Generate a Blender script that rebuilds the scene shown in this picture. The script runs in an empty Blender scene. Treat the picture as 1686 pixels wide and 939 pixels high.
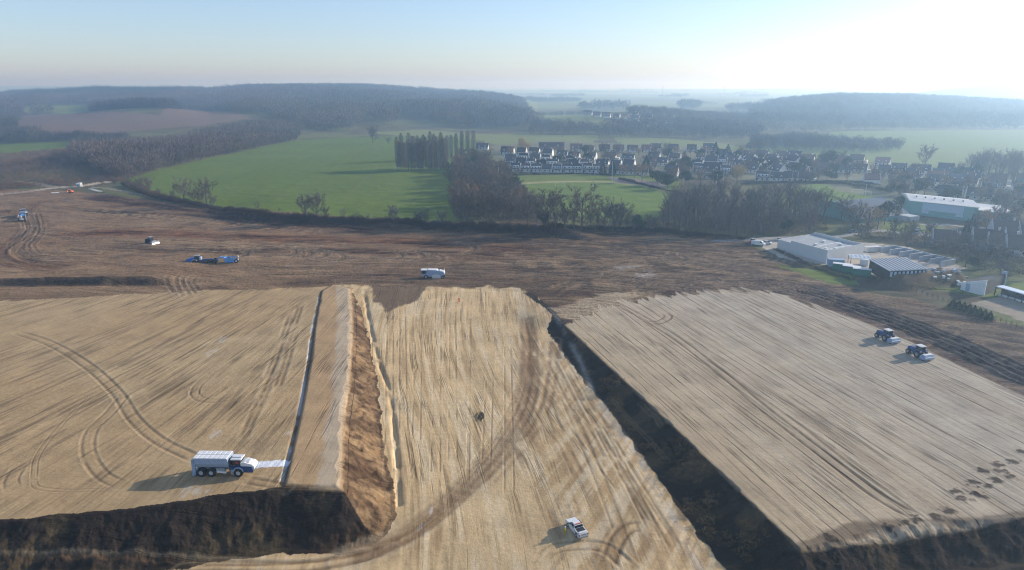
import bpy, math, random
import numpy as np
R = math.radians
random.seed(7)
scene = bpy.context.scene
COL = scene.collection

# ------------------------------------------------------------------ camera
CAM_H = 72.0
FPX = 1124.0                       # focal length in pixels of a 1686 px wide frame (a 24 mm drone lens)
CX, CY = 843.0, 469.5
PITCH = math.atan((CY - 140.0) / FPX)
cd = bpy.data.cameras.new('drone_camera'); cam = bpy.data.objects.new('drone_camera', cd); COL.objects.link(cam)
cam.location = (0, 0, CAM_H); cam.rotation_euler = (math.pi/2 - PITCH, 0, 0)
cd.sensor_width = 36; cd.lens = 36*FPX/1686; cd.clip_start = 1; cd.clip_end = 60000
scene.camera = cam

# ------------------------------------------------------------------ light, sky, exposure
SUN_AZ, SUN_EL = 66.0, 19.0        # azimuth clockwise from +Y
world = bpy.data.worlds.new('World'); scene.world = world; world.use_nodes = True
wn = world.node_tree; bg = wn.nodes['Background']
sky = wn.nodes.new('ShaderNodeTexSky'); sky.sky_type = 'NISHITA'; sky.sun_disc = False
sky.sun_elevation = R(SUN_EL); sky.sun_rotation = R(SUN_AZ)
sky.air_density = 1.0; sky.dust_density = 0.7; sky.ozone_density = 3.0; sky.altitude = 150
tn = wn.nodes.new('ShaderNodeVectorMath'); tn.operation = 'MULTIPLY'; tn.inputs[1].default_value = (0.84, 0.86, 0.96)
va = wn.nodes.new('ShaderNodeVectorMath'); va.operation = 'ADD'; va.inputs[1].default_value = (0.62, 0.74, 0.98)   # thin even winter veil over the whole sky
wn.links.new(sky.outputs[0], tn.inputs[0]); wn.links.new(tn.outputs[0], va.inputs[0]); wn.links.new(va.outputs[0], bg.inputs[0]); bg.inputs[1].default_value = 0.14
sl = bpy.data.lights.new('sun', 'SUN'); sl.energy = 5.0; sl.angle = R(0.5); sl.color = (1.0, 0.94, 0.85)
so = bpy.data.objects.new('sun', sl); COL.objects.link(so)
so.rotation_euler = (R(90 - SUN_EL), 0, R(180 - SUN_AZ)); so.location = (200, 100, 300)
vs = scene.view_settings; vs.view_transform = 'Standard'; vs.look = 'None'; vs.gamma = 1.0
vs.use_curve_mapping = False; vs.exposure = 0.27
scene.render.engine = 'CYCLES'
cy = scene.cycles; cy.use_denoising = True; cy.filter_width = 1.05; cy.max_bounces = 5; cy.diffuse_bounces = 2; cy.glossy_bounces = 2
cy.transmission_bounces = 2; cy.volume_bounces = 2; cy.transparent_max_bounces = 8

HAZE_DENSITY, HAZE_COLOR, HAZE_ANISO = 0.00036, (0.48, 0.73, 1.0), 0.60

# ------------------------------------------------------------------ tagging
def tag(o, label=None, cat=None, group=None, kind=None):
    if label: o['label'] = label
    if cat: o['category'] = cat
    if group: o['group'] = group
    if kind: o['kind'] = kind
    return o
def lin(*c):
    c = [v/255.0 for v in c]
    return tuple((v/12.92 if v <= 0.04045 else ((v+0.055)/1.055)**2.4) for v in c)

# ------------------------------------------------------------------ numpy noise
def _hash(ix, iy, s):
    h = (ix.astype(np.int64)*374761393 + iy.astype(np.int64)*668265263 + s*974634777) & 0xffffffff
    h = ((h ^ (h >> 13)) * 1274126177) & 0xffffffff
    h = h ^ (h >> 16)
    return (h & 0xffff).astype(np.float32)/65535.0
def vnoise(x, y, s=0):
    ix = np.floor(x); iy = np.floor(y); fx = x-ix; fy = y-iy
    fx = fx*fx*(3-2*fx); fy = fy*fy*(3-2*fy)
    a = _hash(ix, iy, s); b = _hash(ix+1, iy, s); c = _hash(ix, iy+1, s); d = _hash(ix+1, iy+1, s)
    return (a*(1-fx)+b*fx)*(1-fy) + (c*(1-fx)+d*fx)*fy
def fbm(x, y, octv=4, s=0):
    t = 0; a = 0.5; n = 0
    for o in range(octv):
        t = t + a*vnoise(x, y, s+o*17); n += a; a *= 0.5; x = x*2.03+11.3; y = y*2.03+5.7
    return t/n
def sstep(a, b, x):
    t = np.clip((x-a)/(b-a), 0, 1); return t*t*(3-2*t)

# ------------------------------------------------------------------ terrain height
def ray(px, py):
    u = (px-CX)/FPX; v = (CY-py)/FPX
    return (u, math.cos(PITCH)+v*math.sin(PITCH), v*math.cos(PITCH)-math.sin(PITCH))
def flat(px, py, z=0.0):
    d = ray(px, py); t = (z-CAM_H)/d[2]
    return (d[0]*t, d[1]*t)
def FL(pts, z=0.0): return np.array([flat(a, b, z) for a, b in pts])

def depth_cut(Y, X): return np.interp(Y, [50, 95, 130, 200, 226, 242], [7, 6, 4.8, 2.2, 0.8, 0])*np.interp(X, [-12, 25], [1.0, 0.66])*(1-sstep(201, 211, Y)*sstep(0, 12, X))
CUT = FL([(548,470),(578,476),(581,520),(581,560),(576,640),(567,700),(563,808),(470,805),(400,814),(300,829),(180,845),(0,861),(-200,885),(-500,920)])
CUT = np.vstack([CUT, [(-150, 40), (150, 40)], FL([(2300,790),(2000,815),(1686,850),(1560,858),(1430,872),(1318,905),(1210,800),(1120,712),(1045,642),(985,588),(930,535),(905,510),(860,474)])])
STRIP = FL([(548,470),(530,480),(520,530),(512,590),(498,660),(470,790),(468,803),(563,808),(567,700),(576,640),(581,560),(581,520),(578,476)])
RPLAT = FL([(930,535),(1000,503),(1100,486),(1215,473),(1300,487),(1400,522),(1500,563),(1600,612),(1686,652),(2300,960),(2300,790),(1686,850),(1318,905),(1120,712)])

def cut_rag(X, Y): return (fbm(X/3.2, Y/3.2, 4, 5)-.5)*1.9
def FLd(pts):
    out = []
    for a, b in pts:
        z = 0.0
        for _ in range(6): q = flat(a, b, z); z = -float(depth_cut(q[1], q[0]))
        out.append(q)
    return np.array(out)
def poly_sd(x, y, P):
    """signed distance to polygon (positive inside)"""
    x = np.asarray(x, dtype=np.float64); y = np.asarray(y, dtype=np.float64)
    d2 = np.full(x.shape, 1e18); ins = np.zeros(x.shape, bool)
    n = len(P)
    for i in range(n):
        ax, ay = P[i]; bx, by = P[(i+1) % n]
        ex, ey = bx-ax, by-ay; L = ex*ex+ey*ey+1e-12
        t = np.clip(((x-ax)*ex+(y-ay)*ey)/L, 0, 1)
        d2 = np.minimum(d2, (x-ax-t*ex)**2+(y-ay-t*ey)**2)
        if ay != by:
            c = ((ay > y) != (by > y)) & (x < ex*(y-ay)/ey+ax)
            ins ^= c
    return np.where(ins, 1, -1)*np.sqrt(d2)
def pl_dist(x, y, P):
    """distance to an open polyline, and running length"""
    d2 = np.full(x.shape, 1e18); run = np.zeros(x.shape); side = np.zeros(x.shape); acc = 0
    for i in range(len(P)-1):
        ax, ay = P[i]; bx, by = P[i+1]
        ex, ey = bx-ax, by-ay; L = ex*ex+ey*ey+1e-12
        t = np.clip(((x-ax)*ex+(y-ay)*ey)/L, 0, 1)
        dd = (x-ax-t*ex)**2+(y-ay-t*ey)**2
        m = dd < d2
        d2 = np.where(m, dd, d2); run = np.where(m, acc+t*math.sqrt(L), run)
        side = np.where(m, np.sign(ex*(y-ay)-ey*(x-ax)), side)
        acc += math.sqrt(L)
    return np.sqrt(d2), run, side
def smooth_pl(pts, n=6):
    """Catmull-Rom through world points"""
    P = [np.array(p, float) for p in pts]; P = [2*P[0]-P[1]]+P+[2*P[-1]-P[-2]]; out = []
    for i in range(1, len(P)-2):
        for k in range(n):
            t = k/n
            out.append(0.5*((2*P[i])+(-P[i-1]+P[i+1])*t+(2*P[i-1]-5*P[i]+4*P[i+1]-P[i+2])*t*t+(-P[i-1]+3*P[i]-3*P[i+1]+P[i+2])*t**3))
    out.append(P[-2]); return np.array(out)

def inbox(x, y, P, m):
    return (x > P[:,0].min()-m) & (x < P[:,0].max()+m) & (y > P[:,1].min()-m) & (y < P[:,1].max()+m)
def sd_in(x, y, P, m=30):
    """poly_sd evaluated only near the polygon"""
    out = np.full(x.shape, -1e3); k = inbox(x, y, P, m)
    if k.any(): out[k] = poly_sd(x[k], y[k], P)
    return out

BANKS = [  # crest seen from the lower side: (polyline px, height, slope width, decay, (X fade in, out))
    (FL([(-400,476),(-100,474),(0,472),(120,470),(240,469),(330,467)]), 2.2, 3.2, 60, (-1e3,-900,-142,-118)),
    (FL([(300,352),(380,361),(430,366),(560,371),(640,375),(660,377)]), 3.0, 5.0, 70, (-175,-150,-82,-50)),
    (FL([(670,378),(800,383),(900,388),(980,400),(1040,404)]), 3.4, 5.5, 60, (-82,-50,20,50)),
]
MOUND = FL([(1478,470),(1560,462)])
def height(x, y):
    x = np.asarray(x, dtype=np.float64); y = np.asarray(y, dtype=np.float64)
    t = CX + 1171.0*x/np.maximum(y, 1)              # column of a far point
    z = np.zeros(x.shape)
    far = y > 560
    if far.any():
        X, Y, T = x[far], y[far], t[far]
        cross = np.interp(T, [-1500,-600,-60,10,60,150,290,340,420,520,620,700,780,850,885], [5,10,22,38,46,50,48,42,54,60,57,43,32,17,0])
        Y0 = np.interp(T, [0,400,520,640,900], [830,850,1120,1180,1250])
        k = np.clip((Y-Y0)/(2550-Y0), 0, 1.0)
        k = np.where(Y > 2700, np.exp(-((Y-2700)/700)**2), k**0.9)
        h = cross*k
        h += (fbm(X/330, Y/330, 3, 3)-.5)*42*np.clip(k*2.2, 0, 1)*np.clip(cross/30, 0, 1)*np.where(Y > 2400, .4, 1)
        # folds of the centre
        for (c, yy, rt, ry, hh) in ((740,1500,110,170,15),(560,1330,70,110,9),(820,1330,80,90,7),(215,1330,80,90,7)):
            h += hh*np.exp(-((T-c)/rt)**2-((Y-yy)/ry)**2)
        # wooded hill on the right
        cr = np.interp(T, [1225,1290,1380,1480,1580,1700,1900,2200], [0,19,31,29,23,12,6,0])
        kk = sstep(1330, 1900, Y)*np.where(Y > 2000, np.exp(-((Y-2000)/500)**2), 1)
        h += cr*kk
        # hamlet hill
        h += 21*np.exp(-((T-1030)/125.0)**2-((Y-1370)/190.0)**2)
        # far right hill and low far ridges
        cf = np.interp(T, [1380,1480,1560,1640,1700,1900,2300], [0,18,50,74,80,60,0])
        h += cf*np.exp(-((Y-3900)/650)**2)
        cg = np.interp(T, [-800,0,200,500,900,1300,1500,1600], [60,60,58,30,10,30,55,50])
        h += cg*np.exp(-((Y-8200)/1300)**2)
        h += (fbm(X/900, Y/900, 3, 9)-.5)*9*sstep(1500, 3000, Y)
        z[far] += h
    # left scrub mound
    z += 7*np.exp(-((x+390)/70)**2-((y-640)/80)**2)
    site = (y < 520)
    if site.any():
        X, Y = x[site], y[site]
        h = np.zeros(X.shape)
        for P, hh, w, dec, (a, b, c, d) in BANKS:
            yc = np.interp(X, P[:,0], P[:,1])+ (fbm(X/5, Y*0, 3, 31)-.5)*1.6
            dd = Y-yc
            f = sstep(a, b, X)*(1-sstep(c, d, X))
            h += f*hh*np.clip(dd/w, 0, 1)*np.exp(-(np.maximum(dd, 0)/dec)**2)
        sd = sd_in(X, Y, CUT, 5)
        m = sd > -4
        if m.any():
            d = depth_cut(Y[m], X[m]); s = sd[m] + cut_rag(X[m], Y[m])
            w = 1.5*d+0.6
            q_ = np.clip(s/w, 0, 1); h[m] -= d*q_; h[m] += np.minimum(d, 3)*.42*(fbm(X[m]/2.2, Y[m]/2.2, 5, 6)-.5)*np.clip(q_*(1-q_)*5, 0, 1)
        st = sd_in(X, Y, STRIP, 5)+(fbm(X/2.5, Y/4, 3, 45)-.5)*.9
        h += 0.45*np.clip((st+0.5)/1.1, 0, 1)*np.clip(1-(sd+cut_rag(X, Y)+1.2)/1.5, 0, 1)
        # ditch groove at the toe of the left bank and along the strip
        k = (X > -60) & (X < 0) & (Y > 80) & (Y < 240)
        if k.any():
            P = smooth_pl(FLd([(600,480),(606,520),(622,590),(642,650),(652,740),(657,830)]))
            dd, _, _ = pl_dist(X[k], Y[k], P); h[k] -= 0.6*np.exp(-(dd/0.6)**2)*np.clip(fbm(Y[k]/5, Y[k]*0, 3, 12)*2.4-.5, 0, 1)
            P = smooth_pl(FL([(527,482),(516,540),(508,600),(494,680),(466,795)]))
            dd, _, _ = pl_dist(X[k], Y[k], P); h[k] -= 0.5*np.exp(-(dd/0.45)**2)
        # furrows on the far side of the right platform
        az = R(-1.0)
        k = (X > 60) & (Y < 260) & (Y > 90)
        if k.any():
            rp = poly_sd(X[k], Y[k], RPLAT)
            q = -rp
            band = sstep(5.5, 7.0, q)*(1-sstep(17.5, 19, q))*sstep(75, 110, X[k])
            h[k] += band*0.55*np.sin(q*2*math.pi/3.0) - 0.5*sstep(0, 1.5, q)*(1-sstep(16, 24, q))*sstep(60, 110, X[k])
        # rough dug earth above the platforms
        rough = (Y > 238) | ((X > 60) & (poly_sd(X, Y, RPLAT) < -1))
        h += np.where(rough, (fbm(X/9, Y/4, 4, 41)-.5)*1.1, (fbm(X/14, Y/14, 3, 43)-.5)*0.25)
        # little stockpile near the yard
        a, b = MOUND
        dd, _, _ = pl_dist(X, Y, np.array([a, b]))
        h += 4.4*sstep(9.0, 1.5, dd)*(0.8+0.4*fbm(X/4, Y/4, 2, 8))
        z[site] += h
    return z
def H1(x, y): return float(height(np.array([x]), np.array([y]))[0])
def G(px, py):
    """ground point that the ray through photo pixel (px, py) meets"""
    d = np.array(ray(px, py)); t = np.geomspace(60, 9000, 900)
    if d[2] > -0.002: t = np.geomspace(60, 12000, 900)
    X = d[0]*t; Y = d[1]*t; Z = CAM_H+d[2]*t
    f = Z-height(X, Y); k = np.argmax(f < 0)
    if f[k] >= 0: k = len(t)-1
    lo, hi = t[max(k-1, 0)], t[k]
    tt = np.linspace(lo, hi, 30); f = CAM_H+d[2]*tt-height(d[0]*tt, d[1]*tt); k = max(1, int(np.argmax(f < 0)))
    a = f[k-1]/(f[k-1]-f[k]+1e-9) if f[k] < 0 else 1
    q = tt[k-1]+(tt[k]-tt[k-1])*a
    return (float(d[0]*q), float(d[1]*q), H1(d[0]*q, d[1]*q))
def GP(pts): return np.array([G(a, b)[:2] for a, b in pts])
# ------------------------------------------------------------------ ground grid
def rows_y():
    ys = [52.0]
    while ys[-1] < 16000:
        Y = ys[-1]
        ys.append(Y + min(max(Y*Y/(72*1124)*1.45, 0.12), (0.0075 if Y < 3500 else 0.02)*Y))
    return np.array(ys)
YS = rows_y(); NC = 1650
TS = np.linspace(-0.98, 0.98, NC)
XX = TS[None, :]*(YS[:, None]+14); YY = np.repeat(YS[:, None], NC, 1)
SH = XX.shape
X = XX.ravel(); Y = YY.ravel()
Z = height(X, Y)
PIX = CX + 1171.0*X/Y       # column, only to place broad regions by azimuth

# --- colours (linear albedo)
SAND_L = lin(182,153,112); SAND_M = lin(216,184,136); SAND_R = lin(189,168,136)
DIRT = lin(132,102,76); DIRT_D = lin(86,68,50); RUST = lin(138,88,54); PALE = lin(186,164,128)
GRASSC = lin(90,106,36); GRASS2 = lin(102,114,52); MEAD = lin(114,120,68); PITCH_C = lin(100,118,48)
FLOOR = lin(84,76,58); PLOUGH = lin(114,94,78); ROADC = lin(150,146,140); YARD = lin(176,166,150)
LIME = lin(226,226,222)
col = np.empty((X.size, 3), np.float32)
msk = np.zeros((X.size, 3), np.float32)       # streaks, platform lines, clods
flow = np.zeros((X.size, 3), np.float32)
zone = np.zeros(X.size, np.int8)
def paint(w, c):
    global col
    w = np.asarray(w, np.float32)[:, None]; col = col*(1-w)+np.array(c, np.float32)*w

n_big = fbm(X/260, Y/260, 4, 50).astype(np.float32)
n_mid = fbm(X/40, Y/40, 4, 51).astype(np.float32)
n_small = fbm(X/6, Y/6, 4, 52).astype(np.float32)
col[:] = np.array(FLOOR, np.float32)
paint(np.clip((n_mid-.42)*4, 0, 1)*.55, MEAD)
# far plain: pale fields in long strips
farp = sstep(1900, 2500, Y)*np.where((PIX > 850) | (Y > 3600), 1, 0)
strip = vnoise(X/700+3, Y/330, 60)
paint(farp, MEAD); paint(farp*np.clip((strip-.55)*6, 0, 1)*.7, FLOOR); paint(farp*np.clip((.35-strip)*6, 0, 1)*.7, GRASS2)
paint(sstep(3300, 3500, Y)*(1-sstep(4500, 4700, Y))*sstep(1440, 1480, PIX)*.9, lin(70,66,54))
# zones (polygons of photo points dropped on the real terrain)
ZON = ['terrain', 'green_crop_field', 'ploughed_field', 'meadow', 'sports_pitch_grass', 'earthworks_ground', 'road', 'gravel_yard']
def zpoly(pts, zid, c, ragged=0.0, scale=8, m=60):
    P = GP(pts); k = np.nonzero(inbox(X, Y, P, 5))[0]
    sd = poly_sd(X[k], Y[k], P)
    if ragged: sd = sd + (fbm(X[k]/scale, Y[k]/scale, 3, 70+zid)-.5)*ragged
    j = k[sd > 0]; zone[j] = zid; col[j] = np.array(c, np.float32)
    return j, P
F1 = [(188,301),(240,286),(300,271),(400,249),(490,231),(560,227),(650,224),(730,225),(785,233),(790,262),(745,285),(748,369),(600,362),(520,356),(420,347),(330,335),(240,318)]
zpoly([(-120,236),(0,237),(60,234),(135,233),(125,241),(60,250),(0,255),(-120,262)], 1, GRASSC)
zpoly([(38,184),(140,187),(265,191),(290,179),(330,182),(400,190),(412,196),(330,207),(230,216),(130,222),(60,226),(20,226)], 2, PLOUGH, 8, 30)
zpoly([(40,178),(100,174),(150,172),(152,185),(90,185),(40,184)], 1, GRASS2)
zpoly([(860,183),(930,184),(968,191),(998,197),(1010,206),(985,213),(940,209),(880,203)], 3, MEAD, 12, 40)
zpoly([(600,219),(700,214),(790,221),(980,223),(985,240),(840,243),(785,231),(650,223)], 3, MEAD, 20, 40)
zpoly([(1010,226),(1100,228),(1190,236),(1245,247),(1245,256),(1120,246),(1020,240)], 3, MEAD, 10, 40)
zpoly([(1235,262),(1240,246),(1270,226),(1400,216),(1560,214),(1760,214),(1760,290),(1600,286),(1500,274),(1400,264),(1300,262)], 3, GRASS2, 10, 40)
jf, PF1 = zpoly(F1, 1, GRASSC)
zpoly([(835,288),(1000,286),(1095,289),(1120,300),(1112,318),(1100,350),(1060,366),(950,358),(860,342),(835,310)], 3, GRASS2, 3, 10)
PIT1 = [(862,300),(985,297),(1092,311),(1100,330),(1078,352),(1000,350),(930,338),(868,318)]
zpoly(PIT1, 4, PITCH_C)
PIT2 = [(1285,318),(1338,302),(1400,308),(1466,322),(1436,330),(1385,340),(1340,352),(1270,345)]
zpoly(PIT2, 4, PITCH_C)
# pitch wear and dirt track rim
P = smooth_pl(GP([(850,304),(880,301),(940,299),(1000,300),(1060,306),(1100,315)])); k = np.nonzero(inbox(X, Y, P, 10))[0]
dd, _, _ = pl_dist(X[k], Y[k], P)
w = np.zeros(X.size, np.float32); w[k] = np.exp(-(dd/4)**2)*.6; paint(w, PALE)
w[:] = 0; P = smooth_pl(GP([(1005,302),(1050,304),(1100,312)])); dd, _, _ = pl_dist(X[k], Y[k], P)
zpoly([(1000,292),(1040,294),(1090,302),(1095,308),(1020,301)], 7, lin(132,112,112))
# village ground, darker gardens
zpoly([(838,286),(800,240),(900,232),(1100,240),(1250,250),(1480,272),(1800,300),(1800,345),(1500,335),(1340,304),(1100,290)], 0, lin(112,110,84), 30, 40)

# ---------------- building site
SITE_EDGE = FL([(-900,300),(-200,306),(0,311),(90,314),(160,318),(230,328),(330,342),(420,353),(600,368),(740,375),(900,376),(1100,382),(1225,396),(1275,424),(1330,452),(1430,482),(1500,492),(1600,518),(1690,538),(2100,640),(2600,760)])
ye = np.interp(X, SITE_EDGE[:,0], SITE_EDGE[:,1])
ysd = ye - Y
S = (ysd > 0) & (Y < 700)
zone[S] = 5; 
sS = np.clip(ysd/1.5, 0, 1)*(Y < 700)
# direction fields
az_r = R(-15.6); az_m = R(-9.0)
vR = X*math.cos(az_r)-Y*math.sin(az_r); uR = X*math.sin(az_r)+Y*math.cos(az_r)
vM = X*math.cos(az_m)-Y*math.sin(az_m)+ 2.5*np.sin(Y/24.); uM = Y.copy()
aL = -0.02-0.0040*(X+35); vL = X - np.clip(aL, -.35, .5)*(Y-160); uL = Y.copy()
warp = (fbm(X/60, Y/60, 3, 80)-.5)*26
vU = Y + 0.06*X + warp; uU = X + (fbm(X/60+9, Y/60, 2, 81)-.5)*30
vU2 = Y+0.42*X
sdR = sd_in(X, Y, RPLAT, 60); sdC = sd_in(X, Y, CUT, 60); sdS = sd_in(X, Y, STRIP, 20)
rag = (fbm(X/4, Y/9, 4, 90)-.5)
# upper dirt
w = sS
paint(w, DIRT)
k5 = zone == 5
paint(sS*sstep(-30, 40, X)*.7, lin(118,98,74))
paint(sS*np.clip((n_mid-.5)*5+.2, 0, 1)*.75, DIRT_D)
st = fbm(uU/30, vU/3.0, 4, 91)
paint(sS*np.clip((st-.50)*7, 0, 1)*.75, DIRT_D)
st2 = fbm(uU/38+4, vU/4.5, 4, 92)
paint(sS*np.clip((st2-.55)*8, 0, 1)*.55, lin(158,132,100))
left_up = sS*(1-sstep(-110, -40, X))
paint(left_up*np.clip((fbm(uU/70, vU/9, 3, 93)-.38)*5, 0, 1)*.75, lin(168,140,104))
# rusty haul band, from the left end towards the middle
P = smooth_pl(GP([(-60,400),(60,402),(130,384),(260,381),(400,386),(560,392),(660,398),(800,415)])); dd, rr, _ = pl_dist(X[S], Y[S], P)
w = np.zeros(X.size, np.float32); w[S] = np.exp(-(dd/11)**2)*np.clip(.5+(st[S]-.35)*2.4, 0, 1)*(1-sstep(190, 300, rr)); paint(w, lin(150,94,54))
P = smooth_pl(GP([(150,322),(250,342),(350,358),(450,372),(560,382),(660,392)])); dd, rr, _ = pl_dist(X[S], Y[S], P)
w[:] = 0; w[S] = np.exp(-(dd/12)**2)*.85; paint(w, lin(92,62,46))
P = smooth_pl(GP([(-40,330),(60,322),(150,330)])); dd, rr, _ = pl_dist(X[S], Y[S], P)
w[:] = 0; w[S] = np.exp(-(dd/9)**2)*.5; paint(w, DIRT)
for (pa, pb, rw, amp, c_) in ((860,1050,9,.4,lin(150,128,100)), (1150,1215,7,.7,lin(178,152,118)), (100,470,9,.0,PALE)):
    if amp == 0: continue
    A, B = G(pa, 428 if pa < 1100 else 447), G(pb, 432 if pa < 1100 else 452)
    dd, rr, _ = pl_dist(X[S], Y[S], np.array([A[:2], B[:2]])); w[:] = 0
    w[S] = np.exp(-(dd/rw)**2)*amp*np.clip((st[S]-.3)*4, 0, 1); paint(w, c_)
dd, rr, _ = pl_dist(X[S], Y[S], np.array([G(1035,441)[:2], G(1065,452)[:2]])); w[:] = 0
w[S] = np.exp(-(dd/5)**2)*np.clip((n_small[S]-.45)*6, 0, 1)*.7; paint(w, LIME)
dd, rr, _ = pl_dist(X[S], Y[S], np.array([G(85,446)[:2], G(150,452)[:2]])); w[:] = 0
w[S] = np.exp(-(dd/8)**2)*np.clip((n_small[S]-.4)*4, 0, 1)*.7; paint(w, RUST)
# topsoil strip along the right of the right platform
rr_ = sstep(0, 1.2, -sdR)*(1-sstep(17, 24, -sdR+rag*3))*sstep(52, 70, X)*(Y < 300)*sS
paint(rr_, lin(98,78,68))
# churned texture of the upper earth: crossing passes of machines, clods and damp patches
wx_ = (fbm(X/34, Y/34, 3, 150)-.5)*40; wy_ = (fbm(X/34+7, Y/34, 3, 151)-.5)*34
ch1 = fbm((uU+wx_)/13, (vU+wy_)/2.4, 4, 152); ch2 = fbm((X*.6+Y*.8+wy_)/12, (Y*.6-X*.8+wx_)/2.2, 4, 153); ch3 = fbm((X*.7-Y*.7)/14, (X*.7+Y*.7+wx_)/2.2, 4, 154)
sel = sstep(.45, .55, fbm(X/50, Y/35, 2, 155)); sel2 = sstep(.5, .6, fbm(X/44+3, Y/30, 2, 156))
chh = ch1*(1-sel)+(ch2*(1-sel2)+ch3*sel2)*sel
chs = sS*(.35+.65*sstep(-60, 20, X)); paint(chs*np.clip((chh-.53)*11, 0, 1)*.7, lin(70,54,44)); paint(sS*np.clip((.43-chh)*10, 0, 1)*.5, lin(156,126,94))
dk_ = sS*np.clip((fbm(X/7, Y/9, 4, 157)-.60)*10, 0, 1); paint(dk_*.6, lin(66,50,42))
flow[:, 0] = uU; flow[:, 1] = vU
# calmer tan ground on the left, with the haul bands drawn along their own run
calm = sS*(1-sstep(-60, 10, X)); paint(calm*.62, lin(150,122,92)); paint(calm*np.clip((fbm(X/22, Y/16, 4, 160)-.5)*5, 0, 1)*.4, lin(122,94,68))
def band(pts, hw, cols, amt, sc=1.5, seed=0, fade=20):
    P = smooth_pl(GP(pts)); k = np.nonzero(S & inbox(X, Y, P, hw*2.5))[0]; dd, rr, sd_ = pl_dist(X[k], Y[k], P); L = rr.max(); t = dd*sd_
    m_ = np.exp(-(dd/hw)**4)*sstep(0, fade, rr)*(1-sstep(L-fade, L, rr)); m_ = m_*np.clip(.75+(fbm(rr/18, t/2.5, 3, 170+seed)-.5)*2.2, 0, 1)
    g = fbm(rr/34, t/sc, 4, 180+seed); g2 = vnoise(rr/60, t/(sc*.75), 190+seed); ww = np.zeros(X.size, np.float32)
    ww[k] = m_*amt; paint(ww, cols[0]); ww[:] = 0; ww[k] = m_*amt*np.clip((g-.5)*9, 0, 1); paint(ww, cols[1]); ww[:] = 0; ww[k] = m_*amt*np.clip((g2-.72)*9, 0, 1)*.7; paint(ww, cols[2])
    flow[k, 0] = np.where(m_ > .4, rr, flow[k, 0]); flow[k, 1] = np.where(m_ > .4, t, flow[k, 1]); Z[k] -= (.16*m_*np.clip((g-.48)*8, 0, 1)).astype(Z.dtype)
BR0, BR1, BR2 = lin(112,72,46), lin(52,36,28), lin(176,118,72)
band([(70,392),(160,384),(260,386),(400,392),(560,396),(680,400),(800,406),(900,414)], 8, (BR0, BR1, BR2), .95, 1.6, 1)
band([(150,406),(260,410),(360,414),(470,412),(620,414),(760,420),(880,430)], 5, (lin(92,66,50), lin(44,33,27), lin(140,108,76)), .9, 1.5, 2)
band([(140,322),(230,334),(330,346),(430,358),(540,372),(660,384)], 9, (lin(80,55,40), lin(40,30,25), lin(124,88,62)), 1.0, 1.8, 3)
band([(120,345),(200,350),(300,354),(400,366)], 4, (lin(72,52,42), lin(44,34,28), lin(120,90,64)), .8, 1.5, 4)
band([(120,330),(60,333),(40,345),(52,362),(56,378),(34,396),(10,412),(20,428),(60,436),(130,440)], 6.5, (lin(120,90,64), lin(60,44,34), lin(168,136,98)), 1.0, 1.5, 5, 10)
band([(-40,352),(10,348),(38,352)], 5, (lin(128,98,70), lin(78,58,44), lin(160,130,94)), .7, 1.5, 6, 6)
band([(420,470),(520,462),(640,458),(760,462),(900,470)], 7, (lin(104,80,62), lin(70,54,44), lin(140,110,82)), .8, 1.7, 7)
band([(680,440),(780,446),(900,452),(1040,466),(1160,474)], 8, (lin(100,80,66), lin(68,54,46), lin(140,118,94)), .7, 1.7, 8)
band([(900,414),(1000,416),(1100,424),(1200,440),(1290,470)], 8, (lin(102,84,70), lin(70,58,50), lin(150,128,104)), .7, 1.8, 9)
band([(1010,478),(1080,462),(1180,455),(1260,462)], 6, (lin(98,80,66), lin(66,54,46), lin(168,144,112)), .7, 1.8, 10)
for P, hh, w_, dec, (a, b, c, d) in BANKS:      # shade of the bank faces painted in as dark topsoil
    kk_ = np.nonzero(S & inbox(X, Y, P, 12))[0]; yc = np.interp(X[kk_], P[:,0], P[:,1])+(fbm(X[kk_]/5, Y[kk_]*0, 3, 31)-.5)*1.6; dd = Y[kk_]-yc
    ww_ = np.zeros(X.size, np.float32); ww_[kk_] = sstep(a, b, X[kk_])*(1-sstep(c, d, X[kk_]))*sstep(-1.4, 0, dd)*(1-sstep(w_, w_+1.0, dd))*np.clip(.75+(n_small[kk_]-.5)*2, 0, 1); paint(ww_*.9, lin(70,58,48))
# flow of upper dirt
msk[:, 0] = 1.15*sS; msk[:, 2] = 1.7*sS+0.35*(1-sS)
right_up = sS*sstep(60, 100, X)*(sdR < 0)
kk = right_up > .5
flow[kk, 0] = (X*0.8-Y*.55)[kk]; flow[kk, 1] = (Y*0.8+0.55*X)[kk]
paint(right_up*np.clip((fbm((X*0.8-Y*.55)/40, (Y*0.8+0.55*X)/3, 3, 94)-.5)*6, 0, 1)*.5, lin(140,122,102))
# left sand platform
LP = FL([(-900,560),(-400,503),(-100,498),(0,496),(120,491),(240,483),(330,478),(440,476),(530,472),(552,470),(581,476),(585,520),(583,560),(580,640),(575,700),(575,810),(470,808),(300,832),(180,848),(0,864),(-500,925),(-900,980)])
sdL = sd_in(X, Y, LP, 40)+rag*5*sstep(215, 235, Y)
wL = np.clip(sdL/1.2+.5, 0, 1); 
paint(wL, SAND_L)
paint(wL*np.clip((fbm(X/30, Y/30, 4, 95)-.45)*5, 0, 1)*.35, lin(186,164,126))
k = wL > .4; flow[k, 0] = uL[k]; flow[k, 1] = vL[k]; msk[k, 0] = (.25+.6*sstep(.35, .65, n_mid))[k]; msk[k, 2] = .42
sl_ = fbm(uL/16, vL/1.1, 4, 96)
paint(wL*np.clip((sl_-.57)*14, 0, 1)*.5*sstep(.45, .6, fbm(X/34+5, Y/34, 2, 97)), lin(112,92,70))
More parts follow.
